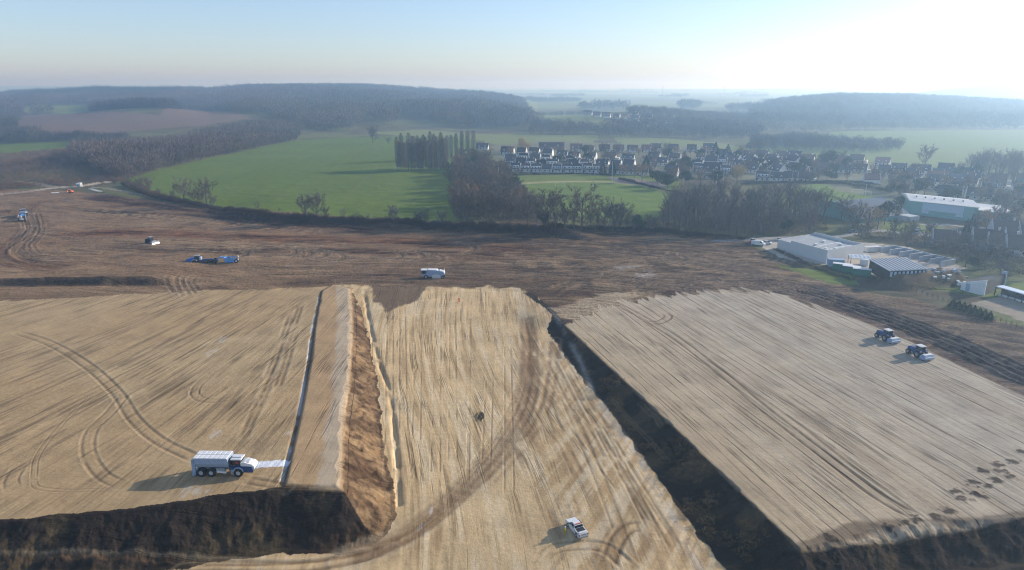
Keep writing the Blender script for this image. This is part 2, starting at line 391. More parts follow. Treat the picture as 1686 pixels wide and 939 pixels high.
# middle ramp floor (inside the cut) and the ragged top
MP = FL([(560,474),(700,478),(850,474),(880,500),(905,520),(990,600),(1200,800),(1400,960),(2000,1000),(400,1000)])
# pale patch left of the platform's far corner
P = FL([(898,512),(985,484),(1075,478),(1040,500),(938,532)]); sdp = sd_in(X, Y, P, 10)+(fbm(uU/14, vU/1.6, 4, 133)-.5)*9; paint(np.clip(sdp/1.5, 0, 1)*.7, SAND_R)
sdM = np.maximum(sd_in(X, Y, CUT, 10), sd_in(X, Y, MP, 10))+rag*7*sstep(200, 235, Y)
wM = np.clip(sdM/1.2+.3, 0, 1)*(wL < .5)
paint(wM, SAND_M)
sm = fbm(uM/22, vM/1.3, 4, 98)
paint(wM*np.clip((fbm(X/25, Y/50, 4, 99)-.5)*5, 0, 1)*.4, lin(178,150,112))
paint(wM*np.clip((sm-.58)*10, 0, 1)*.40, lin(140,112,80))
paint(wM*np.clip((.44-sm)*10, 0, 1)*.5, lin(228,206,168))
vD = X*math.cos(R(28))-Y*math.sin(R(28)); uD = X*math.sin(R(28))+Y*math.cos(R(28)); sD = fbm(uD/14, vD/1.2, 4, 140)
dg = wM*sstep(-2, 14, X-0.06*(Y-100)+ (fbm(X/20, Y/20, 2, 141)-.5)*16)*.8
paint(dg*np.clip((sD-.52)*10, 0, 1)*.6, lin(168,132,90)); paint(dg*np.clip((.45-sD)*10, 0, 1)*.6, lin(230,208,172))
k = wM > .4; flow[k, 0] = uM[k]; flow[k, 1] = vM[k]; msk[k, 0] = (.2+.6*sstep(.35, .65, n_mid))[k]; msk[k, 2] = .45
# dark ragged tongue of topsoil at the head of the ramp
P = FL([(610,470),(700,470),(690,490),(665,498),(640,512),(628,496),(612,492)])
sdT = sd_in(X, Y, P, 10)+rag*6; paint(np.clip(sdT/1.0, 0, 1)*.9, lin(104,84,66))
# slopes of the cut
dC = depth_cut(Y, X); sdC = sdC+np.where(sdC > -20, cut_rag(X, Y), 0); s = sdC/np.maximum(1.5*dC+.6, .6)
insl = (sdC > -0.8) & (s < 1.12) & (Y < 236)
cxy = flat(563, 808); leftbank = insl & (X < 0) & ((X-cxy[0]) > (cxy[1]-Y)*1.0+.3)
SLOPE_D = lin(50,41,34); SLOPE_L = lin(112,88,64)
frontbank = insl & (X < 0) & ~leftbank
rightbank_shade = (sdC > -0.8) & (s < 1.75) & (Y < 236) & (X > 0)  # dark paint runs past the toe, over weeds and the bank's cast shadow
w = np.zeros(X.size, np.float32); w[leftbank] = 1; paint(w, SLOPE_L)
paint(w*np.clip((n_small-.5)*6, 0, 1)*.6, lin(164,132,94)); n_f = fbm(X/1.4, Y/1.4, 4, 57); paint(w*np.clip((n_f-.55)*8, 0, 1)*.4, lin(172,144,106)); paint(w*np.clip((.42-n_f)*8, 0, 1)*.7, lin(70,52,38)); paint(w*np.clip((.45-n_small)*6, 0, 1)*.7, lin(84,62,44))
w[:] = 0; w[frontbank | rightbank_shade] = 1; paint(w, SLOPE_D)
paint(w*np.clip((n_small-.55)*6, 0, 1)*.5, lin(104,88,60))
# strong dark slope colour continues below the toe: dug topsoil, with bank shade painted in
k = insl | rightbank_shade; flow[k, 0] = X[k]; flow[k, 1] = Y[k]; msk[k, 0] = .35; msk[k, 2] = 1.1
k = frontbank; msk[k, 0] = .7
# strip: ochre half and pale compacted half
PS = smooth_pl(FL([(552,470),(553,500),(551,560),(545,640),(535,700),(517,806)]))
ks = np.nonzero(sdS > -1)[0]
dd, rr, sd_ = pl_dist(X[ks], Y[ks], PS)
w[:] = 0; w[ks] = np.clip(sdS[ks]+.6, 0, 1); w *= (sdC < .3); paint(w, lin(184,152,112))
w[:] = 0; w[ks] = np.clip((sd_*dd+(n_small[ks]-.5)*2.2)/.9, 0, 1)*np.clip(sdS[ks], 0, 1)*(sdC[ks] < .3)
paint(w*.9, lin(192,172,144)); msk[ks, 0] = .5; msk[ks, 2] = .3
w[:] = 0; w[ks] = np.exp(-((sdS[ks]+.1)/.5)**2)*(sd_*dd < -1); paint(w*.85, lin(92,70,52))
# whitish spill beside the strip and at the platform toe
P = smooth_pl(FL([(524,490),(513,545),(504,605),(490,690),(464,790)])); k = np.nonzero(inbox(X, Y, P, 6))[0]
dd, rr, _ = pl_dist(X[k], Y[k], P); w[:] = 0; w[k] = np.exp(-(dd/.35)**2)*np.clip((n_small[k]-.35)*4, 0, 1); paint(w*.7, LIME)
P = FL([(905,520),(950,590),(985,660),(1040,735),(1090,815),(1150,920),(1180,960)], -2.8); P = smooth_pl(P); k = np.nonzero(inbox(X, Y, P, 6))[0]
dd, rr, _ = pl_dist(X[k], Y[k], P); w[:] = 0; w[k] = np.exp(-(dd/.8)**2)*np.clip((n_small[k]-.3)*3, 0, 1); paint(w*.4, lin(205,200,190))
# right platform
ragR = (fbm(uR/16, vR/1.7, 4, 131)-.5)*14
wR = np.clip((sdR+ragR*sstep(195, 225, Y)*np.clip(1-(sdR-6)/8, 0, 1))/1.0+.4, 0, 1)
paint(wR, SAND_R)
paint(wR*np.clip((vR-70)/60, 0, 1)*.6, lin(176,168,154))
sr = fbm(uR/60, vR/3.0, 4, 101)
paint(wR*np.clip((sr-.5)*6, 0, 1)*.3, lin(160,140,112))
paint(wR*np.clip((fbm(uR/90+7, vR/2.0, 3, 102)-.6)*10, 0, 1)*.3, lin(200,188,166))
P = FL([(930,535),(1040,516),(1215,476),(1300,487)]) ; k = wR > .4
flow[k, 0] = uR[k]; flow[k, 1] = vR[k]; msk[k, 0] = .45; msk[k, 1] = 1.0; msk[k, 2] = .35
P = FL([(1500,858),(1420,868),(1318,902)])
de_ = np.full(X.size, 99.); ke = np.nonzero(inbox(X, Y, np.vstack([P, FL([(2000,815)])]), 8))[0]; de_[ke] = pl_dist(X[ke], Y[ke], np.vstack([FL([(2000,815),(1686,850),(1560,857)]), P]))[0]
edge = wR*sstep(1.7, .4, de_+rag*4)*.8; paint(edge*.8, lin(92,74,58))

# dark churned clay along the inside of the haul road
for (a, b, rx_, ry_, am_) in ((872,560,3.0,16,.75),(868,610,3.2,14,.8),(880,640,2.6,9,.7),(868,705,2.8,8,.8),(855,745,2.6,7,.6),(905,650,1.6,10,.5),(600,905,7,3,.6),(690,885,7,4,.4),(1060,880,4,5,.5),(1010,915,5,4,.5)):
    wx, wy, _ = G(a, b); q = np.hypot((X-wx)/rx_, (Y-wy)/ry_); k = q < 2.5; g_ = np.zeros(X.size, np.float32)
    g_[k] = np.exp(-q[k]**2)*np.clip((fbm(uM[k]/9, vM[k]/.9, 4, 61)-.42)*9, 0, 1)*am_; paint(g_, lin(112,82,54))
# ---------------- wheel ruts (colour and depth)
def rut(pts, width=.7, gauge=2.0, depth=.10, c=lin(104,82,60), amt=.6, world=False, rim=True, brk=0.0):
    width *= .8
    P = smooth_pl(pts if world else GP(pts), 7); k = np.nonzero(inbox(X, Y, P, gauge+2) & (Y < 520))[0]
    if not len(k): return
    dd, rr, _ = pl_dist(X[k], Y[k], P); L = rr.max()
    g = np.exp(-((dd-gauge/2)/(width*.5))**2)*sstep(0, 3, rr)*(1-sstep(L-3, L, rr))
    if brk: g = g*np.clip((fbm(rr/6, dd*0, 2, int(abs(P[0,0])*7)%99)-brk)*8, 0, 1)
    g = g*(0.65+0.5*vnoise(rr/1.2, dd, 5)); g = np.clip(g, 0, 1)
    ww = np.zeros(X.size, np.float32); ww[k] = g*amt; paint(ww, c)
    Z[k] -= depth*g
    if rim:
        r2 = np.exp(-((dd-gauge/2-width*.9)/(width*.45))**2); Z[k] += depth*.3*r2
        ww[:] = 0; ww[k] = r2*.18; paint(ww, lin(206,184,148))
DK = lin(96,76,56)
# left platform
rut([(30,548),(80,565),(140,600),(190,645),(220,690),(260,725),(320,755)], .9, 2.3, .12, lin(128,102,74), .55, brk=.12)
rut([(205,650),(180,680),(150,710),(145,745),(165,780),(200,800)], .8, 2.2, .08, lin(132,108,80), .5, brk=.25)
rut([(55,790),(62,750),(100,700),(150,650)], .3, 1.0, .06, DK, .5)
rut([(55,790),(62,803),(110,808),(190,806)], .3, 1.0, .06, DK, .5)
rut([(20,805),(18,790),(30,770)], .7, 2.2, .08, lin(128,104,78), .4)
rut([(318,640),(325,655),(350,660),(395,655)], .6, 1.9, .08, lin(128,104,78), .4)
rut([(345,618),(325,635),(318,655)], .6, 1.9, .08, lin(128,104,78), .4)
for q in range(14):
    x0 = random.uniform(20, 470); y0 = random.uniform(500, 740); 
    wx, wy, _ = G(x0, y0); a = float(np.clip(-0.02-0.0040*(wx+35), -.35, .5)); L = random.uniform(8, 30)
    rut([(wx, wy), (wx+a*L*.5+random.uniform(-.3,.3), wy+L*.5), (wx+a*L, wy+L)], random.uniform(.35, .8), random.choice([.5, 1.8]), .08, DK, random.uniform(.35, .7), True, brk=.4)
for (xa, ya, xb, yb) in ((478,520,440,620),(470,560,430,660),(495,500,470,560),(455,590,400,720),(486,540,455,640)):
    rut([(xa,ya),((xa+xb)/2+2,(ya+yb)/2),(xb,yb)], 1.3, 1.2, .10, lin(110,88,64), .6, brk=.45)
rut([(400,790),(430,795),(470,800)], 1.0, 1.8, .12, lin(110,84,58), .6)
# middle: the long curved haul road and many ruts
for dx, am in ((-4,.6),(0,.75),(3,.5),(6,.5),(-8,.3)):
    rut([(868+dx,520),(872+dx,580),(868+dx*1.5,640),(845+dx*2,700),(800+dx*2,765),(735+dx*2,830),(660+dx*2,885),(560,925+dx)], 1.3, 2.0, .07, lin(122,88,56), am, brk=.22)
for dx in (-6, 8):
    rut([(905+dx,560),(900+dx,620),(885+dx,680),(850+dx,735),(790+dx,800)], 1.4, 2.0, .05, lin(146,112,76), .45, brk=.35)
for (xa, xb) in ((642,640),(662,664),(690,684),(722,716),(745,745),(775,770),(810,800),(835,838)):
    rut([(xa,random.randint(485,530)),((xa+xb)/2,640),(xb,random.randint(690,830))], .4, random.choice([1.9,.4]), .08, lin(146,116,82), .6, brk=.42)
for (xa, ya, xb, yb) in ((905,560,1105,935),(925,590,1080,880),(915,620,1040,930),(900,660,960,800),(890,700,975,935),(880,750,930,900),(945,620,1130,930),(935,640,1120,920),(905,590,1000,780),(1000,720,1075,870),(960,640,1020,760)):
    rut([(xa,ya),((xa+xb)/2+random.randint(-6,6),(ya+yb)/2),(xb,yb)], random.uniform(.4,1.1), random.choice([2.0,2.0,.6]), .045, lin(120,94,66), random.uniform(.45,.8), brk=.38)
for r0 in (0, 16):
    rut([(900-r0,930),(925-r0,905),(960,895+r0*.2),(1000,905),(1035,935)], .9, 2.2, .07, lin(120,94,66), .4, brk=.35)
rut([(1000,930),(1015,890),(1035,870),(1060,868)], 1.0, 2.2, .12, lin(110,84,58), .6)
rut([(0,931),(150,925),(330,932),(520,932),(640,905)], 1.0, 2.2, .12, lin(116,90,62), .6)
rut([(300,939),(480,935),(600,915)], 1.0, 2.2, .12, lin(116,90,62), .6)
# right platform
rut([(1010,497),(1100,548),(1180,608),(1260,675),(1360,752),(1440,813),(1510,853)], .9, 2.3, .10, lin(104,84,64), .95)
rut([(1160,590),(1290,680),(1400,765),(1520,852)], .4, .4, .08, lin(100,80,60), .75)
rut([(1062,531),(1085,531),(1100,522),(1090,515)], .8, 2.4, .12, lin(96,76,58), .85)
rut([(1195,485),(1230,502),(1255,518)], .6, 1.8, .10, lin(100,84,68), .6)
rut([(1295,488),(1325,500),(1345,510)], 1.5, .3, .12, lin(84,70,58), .8)
for q in range(16):
    x0 = random.uniform(1000, 1600); y0 = random.uniform(560, 820); wx, wy, _ = G(x0, y0); L = random.uniform(10, 45)
    s_, c_ = math.sin(az_r), math.cos(az_r)
    rut([(wx, wy), (wx+s_*L*.5, wy+c_*L*.5), (wx+s_*L, wy+c_*L)], .35, .3, .06, lin(104,84,64), .6, True, brk=.42)
# clumps of dark clay dragged across the right end
for (a, b) in ((1572,808),(1588,822),(1600,812),(1614,815),(1622,800),(1600,795),(1640,790),(1648,776),(1662,784),(1668,760),(1640,765),(1684,744),(1618,775),(1560,842),(1545,850),(1508,855),(1494,862),(1462,868),(1365,885)):
    wx, wy, _ = G(a, b); k = np.nonzero((abs(X-wx) < 3) & (abs(Y-wy) < 3))[0]
    g = sstep(1.25, .4, np.hypot((X[k]-wx)*.75, Y[k]-wy)+(fbm(X[k]*1.3, Y[k]*1.3, 3, 7)-.5)*2.4)
    ww = np.zeros(X.size, np.float32); ww[k] = g; paint(ww*.9, lin(74,60,50)); Z[k] += .07*g
# upper dirt: loops and sweeping tracks
RD = lin(82,62,50)
for o in (0, 6, 12, 18, 26):
    rut([(110+o,395),(60+o*.6,385),(42+o*.5,372)], 1.2, 2.2, .08, lin(96,70,52), .5)
    rut([(36+o,352),(42+o,375),(30+o*1.2,392),(20+o*1.2,405),(40+o,420),(85+o,428)], 1.3, 2.4, .10, lin(98,74,56), .6, brk=.25)
    rut([(5+o*.5,330),(22+o*.7,340),(32+o,352)], 1.2, 2.4, .1, lin(98,74,56), .55)
for (y0, y1, xa, xb) in ((345,372,150,420),(352,380,200,520),(395,395,180,400),(402,400,220,560),(410,404,110,480),(416,409,120,420),(371,372,180,480),(420,424,420,680),(436,432,480,900),(447,452,520,980),(462,470,560,900),(430,462,860,1180),(418,430,840,1220),(450,480,1000,1240)):
    for o in (0, 3):
        rut([(xa,y0+o),((2*xa+xb)/3,(2*y0+y1)/3+o+random.uniform(-2,2)),((xa+2*xb)/3,(y0+2*y1)/3+o+random.uniform(-2,2)),(xb,y1+o)], 1.5, 2.5, .22, RD, random.uniform(.4,.8), brk=.36)
for (cx_, cy_, n_) in ((480,414,3),(505,416,3),(530,418,3),(560,422,3),(655,420,3),(690,421,3),(720,425,2),(400,416,3),(775,408,3),(1120,425,2)):
    for o in range(n_):
        rut([(cx_-14-o*5,cy_-8),(cx_+6-o*3,cy_-4),(cx_+10-o*3,cy_+3),(cx_-8-o*4,cy_+9)], 1.1, 1.2, .18, RD, .55)
for (xa, ya, xb, yb) in ((275,462,290,487),(290,462,300,488),(300,463,312,485),(310,462,322,484),(318,465,330,480)):
    rut([(xa+6,ya-8),(xa,ya),(xb,yb)], 1.0, .5, .12, RD, .5, brk=.3)
for q in range(30):
    x0 = random.uniform(900, 1250); y0 = random.uniform(405, 480); an = random.uniform(-.5, .3)
    wx, wy, _ = G(x0, y0); L = random.uniform(10, 40)
    rut([(wx, wy), (wx+L*.5*math.cos(an), wy+L*.5*math.sin(an)+1), (wx+L*math.cos(an), wy+L*math.sin(an))], .9, 2.0, .15, random.choice([RD, lin(160,138,110)]), .5, True, brk=.3)
# lime powder freshly spread ahead of the truck and spilt
P = GP([(404,769),(436,767),(466,765)]); P[:,1] += .5; k = np.nonzero(inbox(X, Y, P, 4))[0]; dd, rr, _ = pl_dist(X[k], Y[k], P)
ww = np.zeros(X.size, np.float32); ww[k] = np.clip((1.35-dd+(fbm(X[k]*2, Y[k]*2, 3, 4)-.5)*.9)/.2, 0, 1); paint(ww, lin(235,236,238))
for (a, b, r_) in ((340,808,1.0),(325,808,.8),(355,716,1.2),(475,712,1.0),(350,580,1.6),(365,560,1.5),(310,808,1.4),(690,870,.8)):
    wx, wy, _ = G(a, b); k = np.nonzero((abs(X-wx) < 5) & (abs(Y-wy) < 7))[0]
    g = sstep(1.0, .2, np.hypot((X[k]-wx), (Y[k]-wy)*.5)/r_+(fbm(X[k]*1.5, Y[k]*.6, 3, 14)-.5)*2.2); ww[:] = 0; ww[k] = g*.38; paint(ww, lin(214,208,196))
wx, wy, _ = G(706, 850)
P = GP([(702,880),(706,858),(711,836)]); k = np.nonzero(inbox(X, Y, P, 4))[0]; dd, rr, _ = pl_dist(X[k], Y[k], P)
ww[:] = 0; ww[k] = np.clip((.35-dd)/.2, 0, 1)*np.clip((n_small[k]-.3)*4, 0, 1); paint(ww*.5, lin(220,218,212))
# dug pit in the middle of the ramp
wx, wy, _ = G(791, 686); k = np.nonzero((abs(X-wx) < 6) & (abs(Y-wy) < 8))[0]
q = np.hypot((X[k]-wx)/.85, (Y[k]-wy)/1.9)+(fbm(X[k], Y[k], 3, 15)-.5)*.5
g = sstep(1.0, .7, q); rim_ = np.exp(-((q-1.0)/.13)**2); ww[:] = 0; ww[k] = np.maximum(g*.4, rim_*.8); paint(ww, lin(110,82,56)); Z[k] += -.5*g+.3*rim_
# crop-field tramlines
def tram(pts, c=lin(112,112,64), gauge=2.0, width=.8, amt=.6, y1=900):
    P = GP(pts); k = np.nonzero(inbox(X, Y, P, 4))[0]; dd, rr, _ = pl_dist(X[k], Y[k], P); ww[:] = 0
    ww[k] = np.exp(-((dd-gauge/2)/(width*.6))**2)*amt; paint(ww, c)
for pts in (((560,335),(590,305),(613,284),(622,270)), ((668,335),(690,310),(706,286)), ((455,330),(500,297)), ((588,244),(620,252),(660,259)), ((330,330),(420,318),(445,314)), ((520,300),(560,270),(600,240)), ((300,300),(420,270),(520,245))):
    tram(pts)
tram([(370,312),(400,319),(440,323)], lin(62,78,34), .1, 2.0, .7)
tram([(430,325),(520,345),(600,352),(690,358)], lin(84,96,44), .1, 1.5, .6)
# roads and paths
def roadp(pts, width, c=ROADC, zid=6, ragged=.6):
    P = smooth_pl(GP(pts)); k = np.nonzero(inbox(X, Y, P, width+3))[0]; dd, rr, _ = pl_dist(X[k], Y[k], P)
    e = width/2-dd+(fbm(X[k]/3, Y[k]/3, 2, 33)-.5)*ragged; j = k[e > 0]; zone[j] = zid; ww[:] = 0; ww[k] = np.clip(e/.8, 0, 1); paint(ww, c)
roadp([(-60,326),(0,320),(50,315),(90,310),(130,307),(165,301),(195,299)], 8, lin(176,160,138))
roadp([(90,308),(60,303),(30,300)], 7, lin(150,136,118))
roadp([(150,308),(190,313),(230,320),(300,331)], 3.5, lin(146,136,120))
roadp([(1180,397),(1300,391),(1380,389),(1440,380),(1500,384),(1560,392),(1640,396)], 6, ROADC)
roadp([(1500,372),(1545,370),(1590,373),(1686,380)], 6, ROADC)
zpoly([(1236,395),(1290,391),(1420,400),(1500,408),(1590,442),(1545,457),(1468,457),(1425,446),(1400,444),(1285,425),(1262,412)], 7, YARD, 3, 6)
zpoly([(1275,434),(1400,452),(1418,470),(1370,468),(1320,452)], 3, GRASS2, 2, 5)
zpoly([(1500,468),(1600,462),(1790,470),(1790,520),(1686,498),(1640,492),(1560,480)], 3, GRASS2, 2, 6)
zpoly([(1600,500),(1650,488),(1760,508),(1760,545),(1686,530)], 7, lin(146,134,116), 2, 6)
zpoly([(1455,366),(1500,368),(1560,377),(1500,384),(1450,378)], 3, GRASS2, 2, 6)
upper = (sS*(1-np.clip(wL+wM+wR, 0, 1)))[:, None].astype(np.float32)
col *= (1-.14*sS[:, None]-.08*upper).astype(np.float32)
a_, b_ = MOUND; km = np.nonzero(inbox(X, Y, MOUND, 12))[0]; dm, _, _ = pl_dist(X[km], Y[km], MOUND); ww = np.zeros(X.size, np.float32); ww[km] = sstep(9.5, 7, dm+(n_small[km]-.5)*3); paint(ww*.9, lin(88,74,56)); zone[km[dm < 8]] = 5; msk[km[dm < 8], 2] = 1.2
# drift of weak green tint in crop fields
k = zone == 1
ww[:] = 0; ww[k] = np.clip((n_mid[k]-.45)*4, 0, 1)*.35; paint(ww, lin(104,120,52))
ww[:] = 0; ww[k] = np.clip((vnoise(X[k]/9, Y[k]/140, 21)-.5)*2, 0, 1)*.18; paint(ww, lin(62,88,34))
k = zone == 2; ww[:] = 0; ww[k] = np.clip((np.sin((X[k]*.5+Y[k]*.12)*1.2)+.2), 0, 1)*.25; paint(ww, lin(90,70,62))
k = (zone == 1) | (zone == 2) | (zone == 3) | (zone == 4); msk[k] = (0.0, 0.0, .3); flow[k, 0] = X[k]; flow[k, 1] = Y[k]

# ------------------------------------------------------------------ ground material
def new_mat(name):
    m = bpy.data.materials.new(name); m.use_nodes = True
    return m, m.node_tree, m.node_tree.nodes['Principled BSDF']
def N(nt, t, **kw):
    n = nt.nodes.new(t)
    for k_, v_ in kw.items(): setattr(n, k_, v_)
    return n
def mth(nt, op, a, b=None, c=None, clamp=False):
    n = nt.nodes.new('ShaderNodeMath'); n.operation = op; n.use_clamp = clamp
    for i, v_ in enumerate((a, b, c)):
        if v_ is None: continue
        if isinstance(v_, (int, float)): n.inputs[i].default_value = v_
        else: nt.links.new(v_, n.inputs[i])
    return n.outputs[0]
gm, nt, bs = new_mat('earth_and_grass')
bs.inputs['Roughness'].default_value = 1.0; bs.inputs['Specular IOR Level'].default_value = 0.08
ac = N(nt, 'ShaderNodeAttribute', attribute_name='col'); af = N(nt, 'ShaderNodeAttribute', attribute_name='flow'); am = N(nt, 'ShaderNodeAttribute', attribute_name='msk')
sf = N(nt, 'ShaderNodeSeparateXYZ'); nt.links.new(af.outputs['Vector'], sf.inputs[0])
sm_ = N(nt, 'ShaderNodeSeparateXYZ'); nt.links.new(am.outputs['Vector'], sm_.inputs[0])
def fnoise(su, sv, det, off=0.0):
    c_ = N(nt, 'ShaderNodeCombineXYZ'); nt.links.new(mth(nt, 'MULTIPLY', sf.outputs[0], su), c_.inputs[0])
    nt.links.new(mth(nt, 'MULTIPLY_ADD', sf.outputs[1], sv, off), c_.inputs[1])
    n = N(nt, 'ShaderNodeTexNoise'); n.inputs['Scale'].default_value = 1; n.inputs['Detail'].default_value = det; n.inputs['Roughness'].default_value = .6
    nt.links.new(c_.outputs[0], n.inputs['Vector']); return n.outputs[0]
s1 = fnoise(.05, .9, 4); s3 = fnoise(.018, .55, 3, 77.0); s4 = fnoise(.05, .25, 2, 13.0); s2 = fnoise(.10, 3.0, 3, 40.0)
geo = N(nt, 'ShaderNodeNewGeometry')
def pnoise(sc, det, rough=.6):
    n = N(nt, 'ShaderNodeTexNoise'); n.inputs['Scale'].default_value = sc; n.inputs['Detail'].default_value = det; n.inputs['Roughness'].default_value = rough
    nt.links.new(geo.outputs['Position'], n.inputs['Vector']); return n.outputs[0]
c1 = pnoise(.9, 6, .7); c2 = pnoise(.12, 4); c3 = pnoise(3.5, 4, .75)
# thin lines every 2.35 m on the rolled platform
fr = mth(nt, 'FRACT', mth(nt, 'DIVIDE', sf.outputs[1], 2.35))
ln = mth(nt, 'LESS_THAN', mth(nt, 'ABSOLUTE', mth(nt, 'SUBTRACT', fr, .5)), mth(nt, 'MULTIPLY_ADD', s1, .10, .01))
ln = mth(nt, 'MULTIPLY', mth(nt, 'MULTIPLY', ln, sm_.outputs[1]), mth(nt, 'MULTIPLY_ADD', mth(nt, 'SUBTRACT', s1, .42), 5.0, 0.0, clamp=True))
a1 = mth(nt, 'MULTIPLY', mth(nt, 'MULTIPLY', mth(nt, 'SUBTRACT', s1, .5), 1.1), sm_.outputs[0])
a2 = mth(nt, 'MULTIPLY', mth(nt, 'MULTIPLY', mth(nt, 'SUBTRACT', s2, .5), .7), sm_.outputs[0])
crk = mth(nt, 'MULTIPLY_ADD', mth(nt, 'ABSOLUTE', mth(nt, 'SUBTRACT', s3, .5)), -20.0, 1.0, clamp=True)
crk = mth(nt, 'MULTIPLY', mth(nt, 'MULTIPLY', crk, mth(nt, 'MULTIPLY', sm_.outputs[0], 2.0, clamp=True)), mth(nt, 'MULTIPLY_ADD', mth(nt, 'SUBTRACT', s4, .47), 7.0, 0.0, clamp=True))
a2 = mth(nt, 'SUBTRACT', a2, mth(nt, 'MULTIPLY', crk, .50))
a3 = mth(nt, 'MULTIPLY', mth(nt, 'MULTIPLY', mth(nt, 'SUBTRACT', c1, .5), 1.3), sm_.outputs[2])
a4 = mth(nt, 'ADD', mth(nt, 'MULTIPLY', mth(nt, 'SUBTRACT', c2, .5), .7), mth(nt, 'MULTIPLY', mth(nt, 'MULTIPLY', mth(nt, 'SUBTRACT', c3, .5), 1.0), sm_.outputs[2]))
tot = mth(nt, 'ADD', mth(nt, 'ADD', a1, a2), mth(nt, 'ADD', a3, a4))
tot = mth(nt, 'SUBTRACT', tot, mth(nt, 'MULTIPLY', ln, .72))
fac = mth(nt, 'MAXIMUM', mth(nt, 'ADD', tot, 1.0), .25)
vm = N(nt, 'ShaderNodeVectorMath', operation='SCALE'); nt.links.new(ac.outputs['Color'], vm.inputs[0]); nt.links.new(fac, vm.inputs['Scale'])
nt.links.new(vm.outputs[0], bs.inputs['Base Color'])
hgt = mth(nt, 'ADD', mth(nt, 'MULTIPLY', mth(nt, 'ADD', mth(nt, 'MULTIPLY', s2, .03), mth(nt, 'MULTIPLY', s1, .06)), sm_.outputs[0]), mth(nt, 'MULTIPLY', mth(nt, 'MULTIPLY', c1, .30), sm_.outputs[2]))
hgt = mth(nt, 'SUBTRACT', hgt, mth(nt, 'MULTIPLY', mth(nt, 'ADD', ln, crk), .05))
bp = N(nt, 'ShaderNodeBump'); bp.inputs['Strength'].default_value = 1.0; bp.inputs['Distance'].default_value = 1.0
nt.links.new(hgt, bp.inputs['Height']); nt.links.new(bp.outputs[0], bs.inputs['Normal'])

# ------------------------------------------------------------------ build meshes, one object per kind of ground
def np_mesh(name, co, quads=None, tris=None, smooth=False):
    me = bpy.data.meshes.new(name); me.vertices.add(len(co)); me.vertices.foreach_set('co', np.ascontiguousarray(co, np.float32).ravel())
    nq = 0 if quads is None else len(quads); ntr = 0 if tris is None else len(tris)
    li = np.concatenate([a.ravel() for a in (quads, tris) if a is not None]).astype(np.int32)
    me.loops.add(len(li)); me.loops.foreach_set('vertex_index', li)
    me.polygons.add(nq+ntr)
    ls = np.concatenate([np.arange(nq)*4, nq*4+np.arange(ntr)*3]).astype(np.int32); me.polygons.foreach_set('loop_start', ls)
    me.polygons.foreach_set('use_smooth', np.full(nq+ntr, smooth)); me.update(calc_edges=True)
    return me
idx = np.arange(X.size).reshape(SH)
Q = np.stack([idx[:-1, :-1], idx[:-1, 1:], idx[1:, 1:], idx[1:, :-1]], -1).reshape(-1, 4)
fz = zone[Q[:, 0]]
CO = np.stack([X, Y, Z], 1)
for zi, nm in enumerate(ZON):
    q = Q[fz == zi]
    if not len(q): continue
    u, inv = np.unique(q.ravel(), return_inverse=True)
    me = np_mesh(nm, CO[u], quads=inv.reshape(-1, 4), smooth=True)
    for an, arr in (('col', np.concatenate([col[u], np.ones((len(u), 1), np.float32)], 1)),):
        at_ = me.attributes.new(an, 'FLOAT_COLOR', 'POINT'); at_.data.foreach_set('color', arr.astype(np.float32).ravel())
    for an, arr in (('flow', flow[u]), ('msk', msk[u])):
        at_ = me.attributes.new(an, 'FLOAT_VECTOR', 'POINT'); at_.data.foreach_set('vector', arr.astype(np.float32).ravel())
    me.materials.append(gm); o = bpy.data.objects.new(nm, me); COL.objects.link(o); tag(o, kind='structure')
del CO, Q, fz, idx

# ------------------------------------------------------------------ haze
def haze():
    b = (-13500, -300, -15, 13500, 13500, 112)
    v = [(b[i], b[j], b[k]) for i in (0, 3) for j in (1, 4) for k in (2, 5)]
    f = [(0,1,3,2),(4,6,7,5),(0,4,5,1),(2,3,7,6),(0,2,6,4),(1,5,7,3)]
    me = bpy.data.meshes.new('haze'); me.from_pydata(v, [], f); o = bpy.data.objects.new('haze', me); COL.objects.link(o)
    m = bpy.data.materials.new('haze'); m.use_nodes = True; t = m.node_tree; t.nodes.clear()
    out = t.nodes.new('ShaderNodeOutputMaterial'); pv = t.nodes.new('ShaderNodeVolumePrincipled')
    pv.inputs['Density'].default_value = HAZE_DENSITY; pv.inputs['Color'].default_value = HAZE_COLOR+(1,); pv.inputs['Anisotropy'].default_value = HAZE_ANISO; pv.inputs['Absorption Color'].default_value = (1, 1, 1, 1)
    t.links.new(pv.outputs[0], out.inputs['Volume']); me.materials.append(m); tag(o, kind='stuff')
haze()
# ------------------------------------------------------------------ simple materials
def mat(name, c, rough=.7, var=.12, scale=1.5, metal=0.0, spec=.3, obj=False):
    m, nt, bs = new_mat(name)
    bs.inputs['Roughness'].default_value = rough; bs.inputs['Metallic'].default_value = metal; bs.inputs['Specular IOR Level'].default_value = spec
    tc = N(nt, 'ShaderNodeTexCoord'); n = N(nt, 'ShaderNodeTexNoise'); n.inputs['Scale'].default_value = scale; n.inputs['Detail'].default_value = 5
    nt.links.new(tc.outputs['Object'], n.inputs['Vector'])
    f = mth(nt, 'MULTIPLY_ADD', mth(nt, 'SUBTRACT', n.outputs[0], .5), var*4, 1.0)
    if obj:
        oi = N(nt, 'ShaderNodeObjectInfo'); f = mth(nt, 'MULTIPLY', f, mth(nt, 'MULTIPLY_ADD', oi.outputs['Random'], obj, 1-obj/2))
    vm = N(nt, 'ShaderNodeVectorMath', operation='SCALE'); vm.inputs[0].default_value = c; nt.links.new(f, vm.inputs['Scale'])
    nt.links.new(vm.outputs[0], bs.inputs['Base Color']); return m
